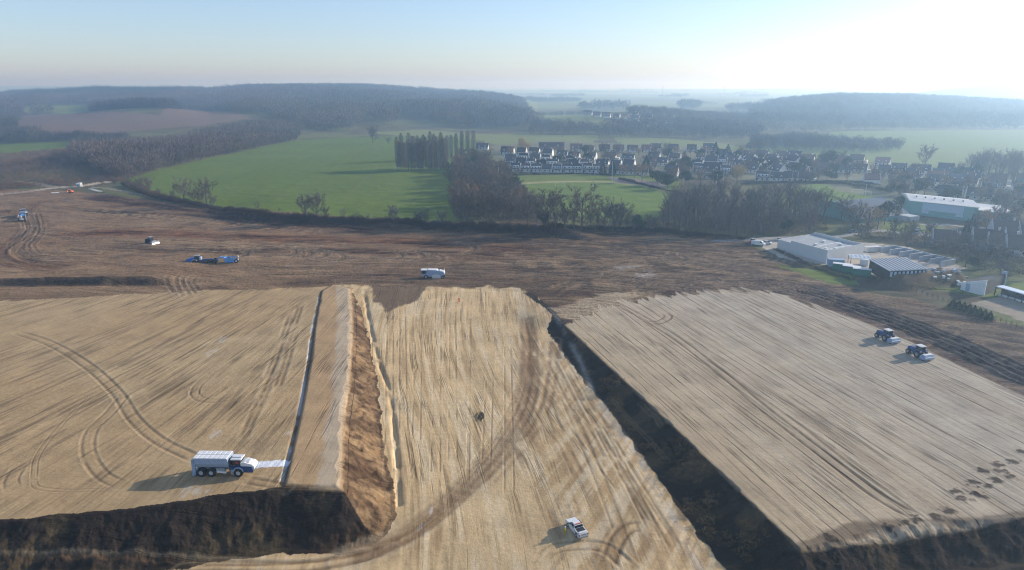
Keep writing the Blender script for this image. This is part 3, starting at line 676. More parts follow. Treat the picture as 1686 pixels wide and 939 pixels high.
def foliage_mat(name, c, obj=.5, trans=0.0):
    """twigs or leaves: tone varies per tree and, in a mass, by the tint stored on each tree"""
    m, nt, bs = new_mat(name); bs.inputs['Roughness'].default_value = .9; bs.inputs['Specular IOR Level'].default_value = .1
    a = N(nt, 'ShaderNodeAttribute', attribute_name='tint'); oi = N(nt, 'ShaderNodeObjectInfo')
    f = mth(nt, 'MULTIPLY_ADD', oi.outputs['Random'], obj, 1-obj/2)
    rgb = N(nt, 'ShaderNodeVectorMath', operation='MULTIPLY'); rgb.inputs[0].default_value = c; nt.links.new(a.outputs['Vector'], rgb.inputs[1])
    vm = N(nt, 'ShaderNodeVectorMath', operation='SCALE'); nt.links.new(rgb.outputs[0], vm.inputs[0]); nt.links.new(f, vm.inputs['Scale'])
    nt.links.new(vm.outputs[0], bs.inputs['Base Color']); return m
M_TWIG = foliage_mat('winter_twigs', (.138, .122, .100))
M_WOOD = foliage_mat('winter_wood', (.118, .105, .092))
M_BARK = mat('bark', (.13, .11, .095), .9, .2, 3)
M_CONI = foliage_mat('conifer_needles', (.035, .055, .030), .4)
M_EVER = foliage_mat('evergreen_leaves', (.045, .065, .028), .4)
M_GOLD = foliage_mat('willow_twigs', (.40, .29, .12), .3)
M_SCRUB = foliage_mat('scrub_stems', (.150, .112, .082))
M_POP = foliage_mat('poplar_twigs', (.185, .155, .13), .35)

# ------------------------------------------------------------------ trees
ORD = 'first second third fourth fifth sixth seventh eighth ninth tenth eleventh twelfth thirteenth fourteenth fifteenth sixteenth seventeenth eighteenth nineteenth'.split()
TENS = ['', '', 'twenty', 'thirty', 'forty', 'fifty', 'sixty', 'seventy', 'eighty', 'ninety']
def ordw(n):
    if n < 20: return ORD[n-1]
    if n % 10 == 0: return TENS[n//10][:-1]+'ieth'
    return TENS[n//10]+'-'+ORD[n % 10-1]
class Geo:
    def __init__(s): s.v = []; s.f = []
    def limb(s, a, b, r0, r1, n=4):
        a = np.array(a, float); b = np.array(b, float); d = b-a; d /= np.linalg.norm(d)+1e-9
        u = np.cross(d, (0, 0, 1.0) if abs(d[2]) < .9 else (1.0, 0, 0)); u /= np.linalg.norm(u); w = np.cross(d, u); k = len(s.v)
        for (p, r) in ((a, r0), (b, r1)):
            for i in range(n): t = 2*math.pi*i/n; s.v.append(tuple(p+r*(math.cos(t)*u+math.sin(t)*w)))
        for i in range(n): j = (i+1) % n; s.f += [(k+i, k+j, k+n+j), (k+i, k+n+j, k+n+i)]
    def sliver(s, a, b, w):
        a = np.array(a, float); b = np.array(b, float); d = b-a
        u = np.cross(d, rnd.normal(size=3)); u /= np.linalg.norm(u)+1e-9; k = len(s.v)
        s.v += [tuple(a-u*w), tuple(a+u*w), tuple(b)]; s.f.append((k, k+1, k+2))
    def arrays(s): return np.array(s.v, np.float32), np.array(s.f, np.int32)
rnd = np.random.default_rng(5)
def tint_mesh(name, v, f, m, tint=None):
    me = np_mesh(name, v, tris=f)
    t = np.ones((len(v), 3), np.float32) if tint is None else tint
    a = me.attributes.new('tint', 'FLOAT_VECTOR', 'POINT'); a.data.foreach_set('vector', t.astype(np.float32).ravel()); me.materials.append(m); return me
def grow_bare(h, rad, lo=.22, limbs=9, twigs=1500, tw=.055, up=.55):
    """trunk, limbs and twigs of a bare tree: two geometry sets"""
    T = Geo(); C = Geo(); top = np.array([rnd.normal(0, .03*h), rnd.normal(0, .03*h), h*.72])
    T.limb((0, 0, -.4), top*.5, h*.022+.05, h*.015+.03, 6); T.limb(top*.5, top, h*.015+.03, h*.006, 5)
    tips = []
    for i in range(limbs):
        t = lo+(.95-lo)*(i/limbs)**.9; a = i*2.4+rnd.uniform(-.4, .4); p = top*t
        L = rad*(1.05-.55*abs(t-.45)); d = np.array([math.cos(a), math.sin(a), up+rnd.uniform(.1, .6)+t*.6]); d /= np.linalg.norm(d)
        q = p+d*L*.6; T.limb(p, q, h*.011, h*.006, 4); q2 = q+(d+np.array([0, 0, .35])+rnd.normal(0, .2, 3))*L*.45; T.limb(q, q2, h*.006, h*.003, 3)
        for s_ in np.linspace(.25, 1, 6):
            b0 = p+(q-p)*s_*1.6 if s_ < .62 else q+(q2-q)*(s_-.6)*2.4
            d2 = d*.6+rnd.normal(0, .55, 3); d2[2] = abs(d2[2])*.6+up*.5; d2 /= np.linalg.norm(d2)
            b1 = b0+d2*L*rnd.uniform(.35, .6); C.limb(b0, b1, h*.0035, h*.0012, 3); tips.append((b0, b1, L))
    for k in range(twigs):
        b0, b1, L = tips[rnd.integers(len(tips))]; s_ = rnd.uniform(.15, 1.05); p = b0+(b1-b0)*s_
        d = (b1-b0)/np.linalg.norm(b1-b0)*.5+rnd.normal(0, .6, 3); d[2] += up*.5; d /= np.linalg.norm(d)
        C.sliver(p, p+d*L*rnd.uniform(.18, .42), tw*rnd.uniform(.6, 1.2))
    return T.arrays(), C.arrays()
def grow_poplar(h, rad, n=1500, tw=.06):
    T = Geo(); C = Geo(); T.limb((0, 0, -.4), (0, 0, h*.55), .32, .17, 6); T.limb((0, 0, h*.55), (0, 0, h*.97), .17, .03, 4)
    for i in range(26):
        z = h*(.06+.8*i/26); a = i*2.4; r = rad*(.5+.5*math.sin(min(1, (1-z/h)*1.8)*1.57))
        p = np.array([0, 0, z]); q = p+np.array([math.cos(a)*r, math.sin(a)*r, h*.16]); C.limb(p, q, .07, .02, 3)
    for k in range(n):
        z = h*rnd.uniform(.04, .95)
        env = rad*min(1, .45+2.2*z/h)*min(1, (1.02-z/h)*5.5)
        a = rnd.uniform(0, 6.28); r = env*math.sqrt(rnd.uniform(0, 1))*.95
        p = np.array([math.cos(a)*r, math.sin(a)*r, z]); q = p+np.array([math.cos(a)*.25+rnd.normal(0, .12), math.sin(a)*.25+rnd.normal(0, .12), rnd.uniform(.9, 2.0)])
        C.sliver(p, q, tw*rnd.uniform(.6, 1.3))
    return T.arrays(), C.arrays()
def grow_conifer(h, rad, n=1500, power=.9, tw=.22):
    T = Geo(); C = Geo(); T.limb((0, 0, -.4), (0, 0, h*.9), .25, .04, 5)
    for k in range(n):
        u = rnd.uniform(0, 1)**.75; z = h*(.05+.95*(1-u)); a = rnd.uniform(0, 6.28); lump = 1+.18*math.sin(a*5+z*2.1)
        R0 = rad*(u**power)*lump; r = R0*rnd.uniform(.35, 1.0)
        p = np.array([math.cos(a)*r, math.sin(a)*r, z]); d = np.array([math.cos(a), math.sin(a), rnd.uniform(-.5, .1)])
        C.sliver(p, p+d*R0*.35+rnd.normal(0, .1, 3)+np.array([0, 0, .1]), tw*rnd.uniform(.6, 1.2))
    return T.arrays(), C.arrays()
def grow_round(h, rad, n=1500, tw=.16, base=.18, leafl=.7):
    """full round crown of small leaves or drooping twigs"""
    T = Geo(); C = Geo(); T.limb((0, 0, -.4), (0, 0, h*.6), .28, .12, 6)
    for i in range(7):
        a = i*2.4; T.limb((0, 0, h*(.25+.04*i)), (math.cos(a)*rad*.6, math.sin(a)*rad*.6, h*(.5+.05*i)), .1, .04, 4)
    cl = [(rnd.normal(0, rad*.42), rnd.normal(0, rad*.42), h*rnd.uniform(base+.2, .82)) for _ in range(9)]
    for k in range(n):
        c = cl[rnd.integers(9)]; d = rnd.normal(size=3); d /= np.linalg.norm(d); rr = rad*.55*rnd.uniform(.6, 1.05)
        p = np.array(c)+d*rr*np.array([1, 1, .85]); p[2] = max(p[2], h*base*.5)
        e = rnd.normal(0, .5, 3); C.sliver(p, p+e*leafl, tw*rnd.uniform(.6, 1.2))
    return T.arrays(), C.arrays()
PROTO = {}
def proto(key, geo, m, tint=(1, 1, 1)):
    (tv, tf), (cv, cf) = geo
    tm = np_mesh('trunk', tv, tris=tf); tm.materials.append(M_BARK)
    cmn = tint_mesh('crown', cv, cf, m, np.tile(np.array(tint, np.float32), (len(cv), 1))); PROTO.setdefault(key, []).append((tm, cmn))
for i in range(5): proto('bare', grow_bare(10, 4.2+i*.25, twigs=1500), M_TWIG, (1+.03*i, 1, 1-.02*i))
for i in range(3): proto('tall', grow_bare(10, 2.6+.3*i, lo=.30, limbs=12, twigs=1000, up=1.1, tw=.022), M_TWIG, (1.0, 1.0, 1.02))
for i in range(2): proto('sparse', grow_bare(10, 3.6, lo=.25, limbs=7, twigs=420, tw=.05), M_TWIG)
for i in range(3): proto('poplar', grow_poplar(10*2.7, 2.2+.2*i, n=1900, tw=.075), M_POP)
for i in range(2): proto('conifer', grow_conifer(10, 2.6+.3*i), M_CONI)
for i in range(2): proto('evergreen', grow_round(10, 4.2, n=2600, tw=.20), M_EVER)
proto('willow', grow_round(10, 5.0, n=3000, tw=.09, base=.1, leafl=1.2), M_GOLD)
for i in range(2): proto('pale', grow_bare(10, 4.0, twigs=1400), M_GOLD, (.75, .72, .95))
def tree(key, x, y, h, name, label, group=None, cat='tree', w=1.0, z=None):
    tm, cmn = PROTO[key][rnd.integers(len(PROTO[key]))]
    e = bpy.data.objects.new(name, None); COL.objects.link(e); s = h/(27.0 if key == 'poplar' else 10.0)
    e.location = (x, y, H1(x, y) if z is None else z); e.rotation_euler = (0, 0, rnd.uniform(0, 6.28)); e.scale = (s*w, s*w, s)
    e.empty_display_size = .5; tag(e, label, cat, group)
    for nm, me in (('trunk', tm), ('crown', cmn)):
        o = bpy.data.objects.new(nm, me); COL.objects.link(o); o.parent = e
    return e

# ------------------------------------------------------------------ masses of trees
def zone_at(x, y):
    r = np.clip(np.searchsorted(YS, y), 0, len(YS)-1); t = x/(y+14); c = np.clip(np.round((t+.98)/1.96*(NC-1)).astype(int), 0, NC-1)
    return zone.reshape(SH)[r, c]
def mini_bare(n, h=1.0, r=.42, w=.018, lo=.12):
    v = []; f = []
    for k in range(n):
        d = rnd.normal(size=3); d /= np.linalg.norm(d); q = rnd.uniform(.35, 1)**.6
        p = np.array([d[0]*r*q, d[1]*r*q, h*(.58+.40*d[2]*q)]); 
        if p[2] < lo*h: p[2] = lo*h+rnd.uniform(0, .2)
        e = np.array([d[0]*.08, d[1]*.08, .10])+rnd.normal(0, .05, 3); u = np.cross(e, rnd.normal(size=3)); u /= np.linalg.norm(u); s = w*rnd.uniform(.6, 1.4)
        i = len(v); v += [p-u*s, p+u*s, p+e*1.3]; f.append((i, i+1, i+2))
    for k in range(3):
        a = k*2.1; i = len(v); v += [np.array([.012*math.cos(a), .012*math.sin(a), -.02]), np.array([.012*math.cos(a+2), .012*math.sin(a+2), -.02]), np.array([.01*math.cos(a), .01, .6])]; f.append((i, i+1, i+2))
    return np.array(v, np.float32), np.array(f, np.int32)
def mini_cone(n, r=.17):
    v = []; f = []
    for k in range(n):
        u = rnd.uniform(0, 1)**.7; z = .04+.96*(1-u); a = rnd.uniform(0, 6.28); R0 = r*u*rnd.uniform(.5, 1.05)
        p = np.array([math.cos(a)*R0, math.sin(a)*R0, z]); e = np.array([math.cos(a)*.07, math.sin(a)*.07, -.04]); w = np.array([-math.sin(a), math.cos(a), .1])*.022
        i = len(v); v += [p-w, p+w, p+e+np.array([0, 0, .07])]; f.append((i, i+1, i+2))
    return np.array(v, np.float32), np.array(f, np.int32)
MINI = {'fine': [mini_bare(150, w=.014) for _ in range(4)], 'far': [mini_bare(75, w=.024) for _ in range(4)], 'coarse': [mini_bare(34, w=.05) for _ in range(3)],
        'cone': [mini_cone(90) for _ in range(3)], 'bush': [mini_bare(90, r=.75, w=.03, lo=.0) for _ in range(4)]}
def scatter(poly, spacing, jit=.45, ty=False, zones=(0,), pix=True, ymax=None):
    """jittered grid inside a region; ty: region given as (azimuth column, distance)"""
    if ty:
        P = np.array([((t-CX)/1171.0*d, d) for t, d in poly])
    elif pix: P = GP(poly)
    else: P = np.array(poly, float)
    x0, x1, y0, y1 = P[:,0].min(), P[:,0].max(), P[:,1].min(), P[:,1].max()
    gx, gy = np.meshgrid(np.arange(x0, x1, spacing), np.arange(y0, y1, spacing)); gx = gx.ravel(); gy = gy.ravel()
    gx = gx+rnd.uniform(-jit, jit, gx.size)*spacing; gy = gy+rnd.uniform(-jit, jit, gx.size)*spacing
    k = poly_sd(gx, gy, P) > 0; gx, gy = gx[k], gy[k]
    if zones is not None: k = np.isin(zone_at(gx, gy), zones); gx, gy = gx[k], gy[k]
    return gx, gy
def stamp(name, groups, m, label, cat):
    """one mesh of many small trees: groups of (xs, ys, heights, widths, prototype list, base tint)"""
    V = []; F = []; Tn = []; off = 0
    for xs, ys, hs, ws, protos, tint in groups:
        zs = height(xs, ys); pi = rnd.integers(0, len(protos), xs.size); an = rnd.uniform(0, 6.283, xs.size)
        tv = rnd.uniform(.72, 1.3, xs.size)*(.5+1.05*fbm(xs/110, ys/170, 3, 200)); hue = rnd.normal(0, .05, xs.size)+(fbm(xs/160, ys/160, 2, 201)-.5)*.35
        for j, (pv, pf) in enumerate(protos):
            k = np.nonzero(pi == j)[0]
            if not k.size: continue
            c, s = np.cos(an[k])[:, None], np.sin(an[k])[:, None]
            x = (pv[None, :, 0]*c-pv[None, :, 1]*s)*(hs[k]*ws[k])[:, None]+xs[k][:, None]
            y = (pv[None, :, 0]*s+pv[None, :, 1]*c)*(hs[k]*ws[k])[:, None]+ys[k][:, None]
            z = pv[None, :, 2]*hs[k][:, None]+zs[k][:, None]
            V.append(np.stack([x, y, z], -1).reshape(-1, 3).astype(np.float32)); n = len(pv)
            F.append((pf[None]+(np.arange(k.size)*n)[:, None, None]+off).reshape(-1, 3)); off += n*k.size
            tt = np.stack([tint[0]*tv[k]*(1+hue[k]), tint[1]*tv[k], tint[2]*tv[k]*(1-hue[k])], -1); Tn.append(np.repeat(tt, n, 0))
    V = np.concatenate(V); F = np.concatenate(F); Tn = np.concatenate(Tn)
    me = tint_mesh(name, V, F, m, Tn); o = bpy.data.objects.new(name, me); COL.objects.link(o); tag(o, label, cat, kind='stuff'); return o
def grp(pts, h0, h1, protos, tint=(1, 1, 1), w=1.0):
    xs, ys = pts; return (xs, ys, rnd.uniform(h0, h1, xs.size), np.full(xs.size, w)*rnd.uniform(.85, 1.2, xs.size), MINI[protos], tint)
BR = (1.0, .96, .90); GR = (.95, .98, .95)
# the long wood beside the green field
wb = [(118,270),(200,297),(300,271),(400,249),(489,232),(491,215),(430,211),(350,223),(300,237),(220,247),(128,254)]
stamp('field_edge_wood', [grp(scatter(wb, 5.6, zones=(0, 1)), 7, 16, 'fine', (1.04, .95, .92), 1.0), grp(scatter(wb, 6, zones=(0, 1)), 3, 6, 'bush', (.8, .72, .66), .6)], M_WOOD,
      'long leafless brown wood running along the left edge of the green field', 'wood')
# woods at the left, behind and beside the ploughed field
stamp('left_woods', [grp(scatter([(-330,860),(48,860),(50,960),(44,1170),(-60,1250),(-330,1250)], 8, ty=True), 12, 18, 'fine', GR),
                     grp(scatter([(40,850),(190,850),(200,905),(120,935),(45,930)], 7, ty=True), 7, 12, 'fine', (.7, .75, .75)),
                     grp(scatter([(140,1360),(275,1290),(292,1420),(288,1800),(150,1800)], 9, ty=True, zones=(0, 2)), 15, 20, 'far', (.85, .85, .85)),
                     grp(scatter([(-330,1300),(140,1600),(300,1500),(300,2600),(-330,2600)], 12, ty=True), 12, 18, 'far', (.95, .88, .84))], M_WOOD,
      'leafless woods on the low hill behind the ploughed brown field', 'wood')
stamp('conifer_plantation', [grp(scatter([(8,2180),(288,2180),(288,2560),(8,2560)], 9, ty=True), 17, 25, 'cone', (1, 1.05, 1.2), 1.0)], M_CONI,
      'dark conifer plantation along the hill crest at the upper left', 'wood')
# the big wooded ridge in the centre
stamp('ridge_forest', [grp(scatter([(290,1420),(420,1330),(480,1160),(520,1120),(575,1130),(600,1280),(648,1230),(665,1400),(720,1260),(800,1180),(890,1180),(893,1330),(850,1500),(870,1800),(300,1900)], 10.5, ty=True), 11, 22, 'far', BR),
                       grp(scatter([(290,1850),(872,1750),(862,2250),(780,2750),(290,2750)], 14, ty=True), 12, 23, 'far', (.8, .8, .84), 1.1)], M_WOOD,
      'broad leafless forest covering the ridge across the middle distance', 'forest')
stamp('valley_woods', [grp(scatter([(870,1010),(1255,950),(1262,1130),(1250,1260),(1010,1180),(880,1240)], 11, ty=True), 9, 16, 'far', (.85, .85, .8)),
                       grp(scatter([(1035,1200),(1262,1200),(1262,1560),(1120,1640),(1035,1480)], 13, ty=True), 9, 16, 'far', GR),
                       grp(scatter([(868,1560),(965,1500),(966,1560),(870,1640)], 11, ty=True, zones=None), 8, 12, 'far', GR)], M_WOOD,
      'belt of leafless woods in the valley between the village and the hamlet', 'wood')
stamp('right_belt_wood', [grp(scatter([(1230,251),(1300,248),(1400,252),(1478,250),(1488,243),(1400,237),(1300,229),(1236,236)], 7, zones=(0, 3)), 7, 13, 'far', (.75, .78, .75)),
                          grp(scatter([(1235,1050),(1420,1080),(1700,1150),(1700,1290),(1240,1290)], 15, ty=True), 7, 15, 'far', GR)], M_WOOD,
      'narrow dark wood lying across the green meadow behind the village', 'wood')
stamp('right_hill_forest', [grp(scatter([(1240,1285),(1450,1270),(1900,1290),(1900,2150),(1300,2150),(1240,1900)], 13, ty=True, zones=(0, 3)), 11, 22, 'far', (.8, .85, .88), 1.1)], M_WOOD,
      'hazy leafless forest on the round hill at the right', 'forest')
far = [grp(scatter([(952,2050),(1032,2080),(1036,2230),(955,2180)], 16, ty=True, zones=None), 16, 30, 'coarse', BR),
       grp(scatter([(1122,2150),(1152,2150),(1152,2300),(1122,2300)], 12, ty=True, zones=None), 20, 30, 'coarse', GR, 1.2),
       grp(scatter([(1203,2000),(1240,2000),(1240,2200),(1203,2200)], 14, ty=True, zones=None), 15, 22, 'coarse', GR, 1.2),
       grp(scatter([(868,2900),(955,3000),(955,3400),(868,3300)], 20, ty=True, zones=None), 15, 22, 'coarse', GR, 1.3)]
for q in range(46):
    d = rnd.uniform(2500, 7500); t = rnd.uniform(860, 1500) if q % 4 else rnd.uniform(100, 860); wT = rnd.uniform(12, 70); dd_ = d*rnd.uniform(.01, .05)
    far.append(grp(scatter([(t, d), (t+wT, d+rnd.uniform(-40, 40)), (t+wT, d+dd_), (t, d+dd_)], 26 if d < 4500 else 45, ty=True, zones=None), 14, 22, 'coarse', GR, 1.6))
stamp('distant_copses', far, M_WOOD, 'pale distant copses and tree lines scattered over the hazy plain', 'copse')
# scrub on the rough ground at the left
sc_ = [(-120,262),(40,252),(125,246),(200,262),(262,282),(192,300),(150,300),(120,303),(60,299),(0,305),(-120,312)]
stamp('scrub', [grp(scatter(sc_, 3.2, zones=(0,)), 1.2, 3.4, 'bush', (1.0, .95, .9), .8), grp(scatter(sc_, 12, zones=(0,)), 3, 6, 'bush', (.6, .65, .6), .6),
                grp(scatter([(-120,312),(0,306),(90,300),(125,306),(60,309),(0,315),(-120,320)], 2.8, zones=(0, 5)), 2, 4, 'bush', (.7, .62, .58), .8)], M_SCRUB,
      'brown brambles and scrub on the rough ground at the far left', 'scrub')
# undergrowth
ug = [((735,288),(765,274),(812,280),(838,300),(858,330),(885,372),(752,374),(740,330)), ((880,350),(960,362),(1090,370),(1100,384),(890,378)), ((1085,372),(1200,360),(1330,362),(1370,378),(1340,392),(1200,392),(1090,384)),
      ((1370,378),(1480,392),(1560,402),(1700,430),(1700,462),(1610,450),(1510,405),(1420,397)), ((835,312),(858,318),(880,345),(870,360),(850,350))]
stamp('undergrowth', [grp(scatter(list(u_), 2.6, zones=(0, 3)), .8, 3.2, 'bush', (.7, .72, .6), .8) for u_ in ug], M_SCRUB, 'low brambles and undergrowth beneath the bare trees around the site edge', 'undergrowth')
# weeds and roots thrown on the shaded bank of the cut
xs, ys = scatter([(935,548),(1000,610),(1120,725),(1300,905),(1180,930),(1100,800),(985,640),(920,545)], 1.5, zones=None)
k = fbm(xs/5, ys/5, 3, 120) > .5; stamp('bank_weeds', [grp((xs[k], ys[k]), .5, 1.7, 'bush', (1.1, 1.15, .8), 1.0)], M_SCRUB, 'dry weeds and roots tumbled down the dark bank of the cut', 'weeds')

# ------------------------------------------------------------------ hedge along the green field
def hedge(pts, h, w, label, name='hedge', tint=(.45, .45, .42), m=None, step=.55):
    P = smooth_pl(GP(pts), 5); seg = np.hypot(*(P[1:]-P[:-1]).T); n = int(seg.sum()/step)*3
    tpos = rnd.uniform(0, seg.sum(), n); cs = np.concatenate([[0], np.cumsum(seg)]); x = np.interp(tpos, cs, P[:,0]); y = np.interp(tpos, cs, P[:,1])
    x = x+rnd.normal(0, w*.3, n); y = y+rnd.normal(0, w*.3, n); hh = h*(.55+.8*fbm(tpos/7, tpos*0, 3, 77))*rnd.uniform(.6, 1.1, n)
    zs = height(x, y); V = []; F = []; off = 0
    pr = MINI['bush']
    for j in range(4):
        k = np.arange(j, n, 4); pv, pf = pr[j]; s = hh[k]*.75
        VV = np.stack([pv[None, :, 0]*s[:, None]+x[k][:, None], pv[None, :, 1]*s[:, None]+y[k][:, None], pv[None, :, 2]*hh[k][:, None]+zs[k][:, None]-.2], -1)
        V.append(VV.reshape(-1, 3)); F.append((pf[None]+(np.arange(k.size)*len(pv))[:, None, None]+off).reshape(-1, 3)); off += k.size*len(pv)
    V = np.concatenate(V); me = tint_mesh(name, V, np.concatenate(F), m or M_SCRUB, np.tile(np.array(tint, np.float32), (len(V), 1)))
    o = bpy.data.objects.new(name, me); COL.objects.link(o); tag(o, label, 'hedge'); return o
hedge([(205,306),(250,324),(330,340),(420,352),(520,361),(600,367),(690,372),(745,375)], 3.0, 3.0, 'dark overgrown hedge between the green field and the earthworks')
hedge([(745,376),(820,378),(900,378),(1000,380),(1090,384),(1160,390),(1225,395)], 2.8, 4.0, 'dark hedge below the bare trees along the middle of the site edge', tint=(.4, .42, .38))
hedge([(300,335),(250,318),(210,302),(185,297)], 2.2, 4.0, 'straggly brown hedge at the left end of the green field', tint=(.8, .7, .6))
hedge([(1275,412),(1330,436),(1400,462)], 1.3, 2.0, 'low bushes along the foot of the white warehouse wall', tint=(.8, .75, .6))
hedge([(1492,470),(1560,478),(1600,486)], .5, .6, 'thin low hedge line in front of the earth mound', tint=(.8, .9, .5))
hedge([(845,289),(900,288),(960,287),(1010,290)], 1.7, 1.6, 'dark clipped hedge behind the front row of terraced houses', tint=(.3, .36, .28), m=M_EVER)
hedge([(1020,296),(1060,306),(1110,318),(1130,326)], 2.2, 2.5, 'dark hedge between the football pitch and the running track', tint=(.35, .4, .3))
hedge([(1220,305),(1270,303),(1330,302),(1400,306),(1470,318)], 2.5, 3.0, 'dark hedge behind the right-hand football pitch', tint=(.35, .4, .3))

# ------------------------------------------------------------------ individual trees
def place_px(key, px, py, h, name, label, group=None, w=1.0, cat='tree'):
    x, y, z = G(px, py); return tree(key, x, y, h, name, label, group, cat, w)
# poplar row
pp = [(655+i*4.6+random.uniform(-1.4, 1.4), 279+random.uniform(-1.0, 1.2)) for i in range(18)]
for i, (a, b) in enumerate(pp):
    place_px('poplar', a, b, random.uniform(23, 31), 'poplar', 'tall bare poplar, %s from the left in the front row beside the green field' % ordw(i+1), 'poplars in the front row beside the green field')
pb = [(664+i*8.8+random.uniform(-2.5, 2.5), 266-i*.5) for i in range(14)]
for i, (a, b) in enumerate(pb):
    place_px('poplar', a, b, random.uniform(24, 30), 'poplar', 'bare poplar, %s from the left in the rear row behind the front poplars' % ordw(i+1), 'poplars in the rear row behind the front poplars')
for i, (a, b, h) in enumerate(((513,212,26),(536,212,27),(497,214,18))):
    place_px('poplar', a, b, h, 'poplar', ['pale tall poplar, left of two rising above the small wood', 'pale tall poplar, right of two rising above the small wood', 'short pale poplar at the left end of the small wood'][i])
rx, ry = scatter([(1590,292),(1640,300),(1720,312),(1760,300),(1720,285),(1600,280)], 11, zones=None)
for i, k in enumerate(np.argsort(rx/ry)[:34]):
    tree('tall', rx[k], ry[k], random.uniform(15, 22), 'bare_tree', 'slim hazy bare tree in the grove behind the right end of the village', 'bare trees behind the right end of the village', w=1.3)
# belt of trees between the field and the pitch
bx, by = scatter([(738,290),(765,268),(800,268),(822,285),(838,305),(852,330),(880,372),(752,376),(742,330)], 10.5, zones=None)
for k in range(bx.size):
    pw = random.random(); front = by[k] < 420
    key = 'evergreen' if pw > .965 else ('pale' if pw > .86 else 'bare')
    lab = {'evergreen': 'dark evergreen tree inside the bare tree belt beside the field', 'pale': 'pale brown bare tree in the belt between the green field and the pitch', 'bare': 'purple-brown bare tree in the belt between the green field and the pitch'}[key]
    tree(key, bx[k], by[k], random.uniform(9, 15) if not front else random.uniform(10, 15), 'evergreen_tree' if key == 'evergreen' else 'bare_tree', lab, {'evergreen': 'evergreens in the belt beside the field', 'pale': 'pale bare trees in the belt beside the field', 'bare': 'bare trees in the belt beside the field'}[key])
# hedge trees
ht = [(168,306,7),(190,309,6),(212,314,8),(232,318,10),(246,321,11),(262,326,6),(285,329,6),(303,333,13),(318,335,8),(341,340,15.5),(330,337,8),(352,343,7),
      (425,350,6),(460,355,5),(505,360,12.5),(522,361,13.5),(536,361,6),(566,364,7),(587,366,6),(606,367,5),(648,371,10),(690,372,7),(700,374,9),(728,374,8)]
for i, (a, b, h) in enumerate(ht):
    lab = {9: 'largest bare tree with wide crown in the hedge at the left of the green field', 14: 'left one of the pair of bare trees in the hedge below the green field', 15: 'right one of the pair of bare trees in the hedge below the green field', 20: 'dark round bushy tree in the hedge at the shaded corner of the field'}.get(i, '%s bare tree from the left in the hedge under the green field' % ordw(i+1))
    place_px('sparse' if i in (12,13,17,18,19) else 'bare', a, b, h, 'bare_tree', lab, 'bare trees in the hedge under the green field')
place_px('bare', 614, 236, 19, 'bare_tree', 'lone broad bare tree on the far side of the green field')
place_px('bare', 640, 238, 8, 'bare_tree', 'small bare tree beside the poplars on the far side of the field')
hx = [(868,372,11),(884,374,9),(902,374,14),(915,376,8),(930,377,10),(945,378,9),(958,378,15),(972,378,9),(985,379,8),(996,379,12),(1008,380,10),(1020,380,11),(1031,380,9),(1042,381,9),(1066,382,8),(1076,383,7),(893,352,9),(912,356,10),(872,345,9),(860,338,8)]
for i, (a, b, h) in enumerate(hx):
    place_px('bare' if h > 9 else 'tall', a, b, h*1.25, 'bare_tree', '%s bare tree listed among those standing below the football pitch' % ordw(i+1) if 0 else 'leafless tree in the row below the football pitch, %s from the left' % ordw(sorted(q[0] for q in hx).index(a)+1), 'leafless trees in the row below the football pitch', w=1.15)
place_px('evergreen', 1052, 382, 10, 'evergreen_tree', 'dark ivy-covered tree standing alone below the football pitch', w=.75)
place_px('evergreen', 896, 377, 9, 'evergreen_tree', 'dark ivy-clad tree in the hedge below the left end of the pitch', w=.7)
place_px('evergreen', 843, 322, 13, 'evergreen_tree', 'dark spreading pine at the left corner of the football pitch')
place_px('evergreen', 785, 318, 9, 'evergreen_tree', 'small dark evergreen at the middle of the bare tree belt')
# tall stand right of the pitch
tx, ty_ = scatter([(1082,382),(1100,352),(1160,340),(1250,338),(1340,345),(1372,372),(1345,392),(1240,393),(1150,390)], 9.6, zones=None)
for k in range(tx.size):
    tree('tall', tx[k], ty_[k], random.uniform(12, 20), 'bare_tree', 'tall slender bare tree in the open stand between the pitches and the site', 'tall bare trees between the pitches and the site', w=1.25)
place_px('evergreen', 1292, 384, 9, 'evergreen_tree', 'small round dark evergreen among the tall bare trees near the warehouse', w=.7)
# scrubby trees behind the yard
qx, qy = scatter([(1372,374),(1440,384),(1500,392),(1560,402),(1620,418),(1700,436),(1700,470),(1600,452),(1505,408),(1430,398),(1375,392)], 10.0, zones=(0, 3))
for k in range(qx.size):
    tree('evergreen' if random.random() > .9 else 'bare', qx[k], qy[k], random.uniform(5, 9), 'bare_tree', 'low bushy tree in the thicket behind the builders yard', 'low bushy trees behind the builders yard', w=1.2)
for i, (a, b, h, key) in enumerate(((1385,362,12,'bare'),(1398,372,11,'bare'),(1412,378,12,'bare'),(1428,380,13,'pale'),(1444,378,11,'pale'),(1456,370,13,'evergreen'),(1470,388,8,'bare'),(1622,385,12,'pale'),(1655,378,12,'bare'),(1670,372,10,'bare'),(1590,386,8,'conifer'),(1640,372,10,'bare'),(1500,388,7,'bare'),(1530,390,7,'bare'),(1680,395,9,'bare'),(1610,380,9,'bare'))):
    place_px(key, a, b, h, 'garden_tree', '%s tree from the left among those around the two sports halls' % ordw(sorted(q[0] for q in ((1385,),(1398,),(1412,),(1428,),(1444,),(1456,),(1470,),(1622,),(1655,),(1670,),(1590,),(1640,),(1500,),(1530,),(1680,),(1610,))).index(a)+1), 'trees around the two sports halls')
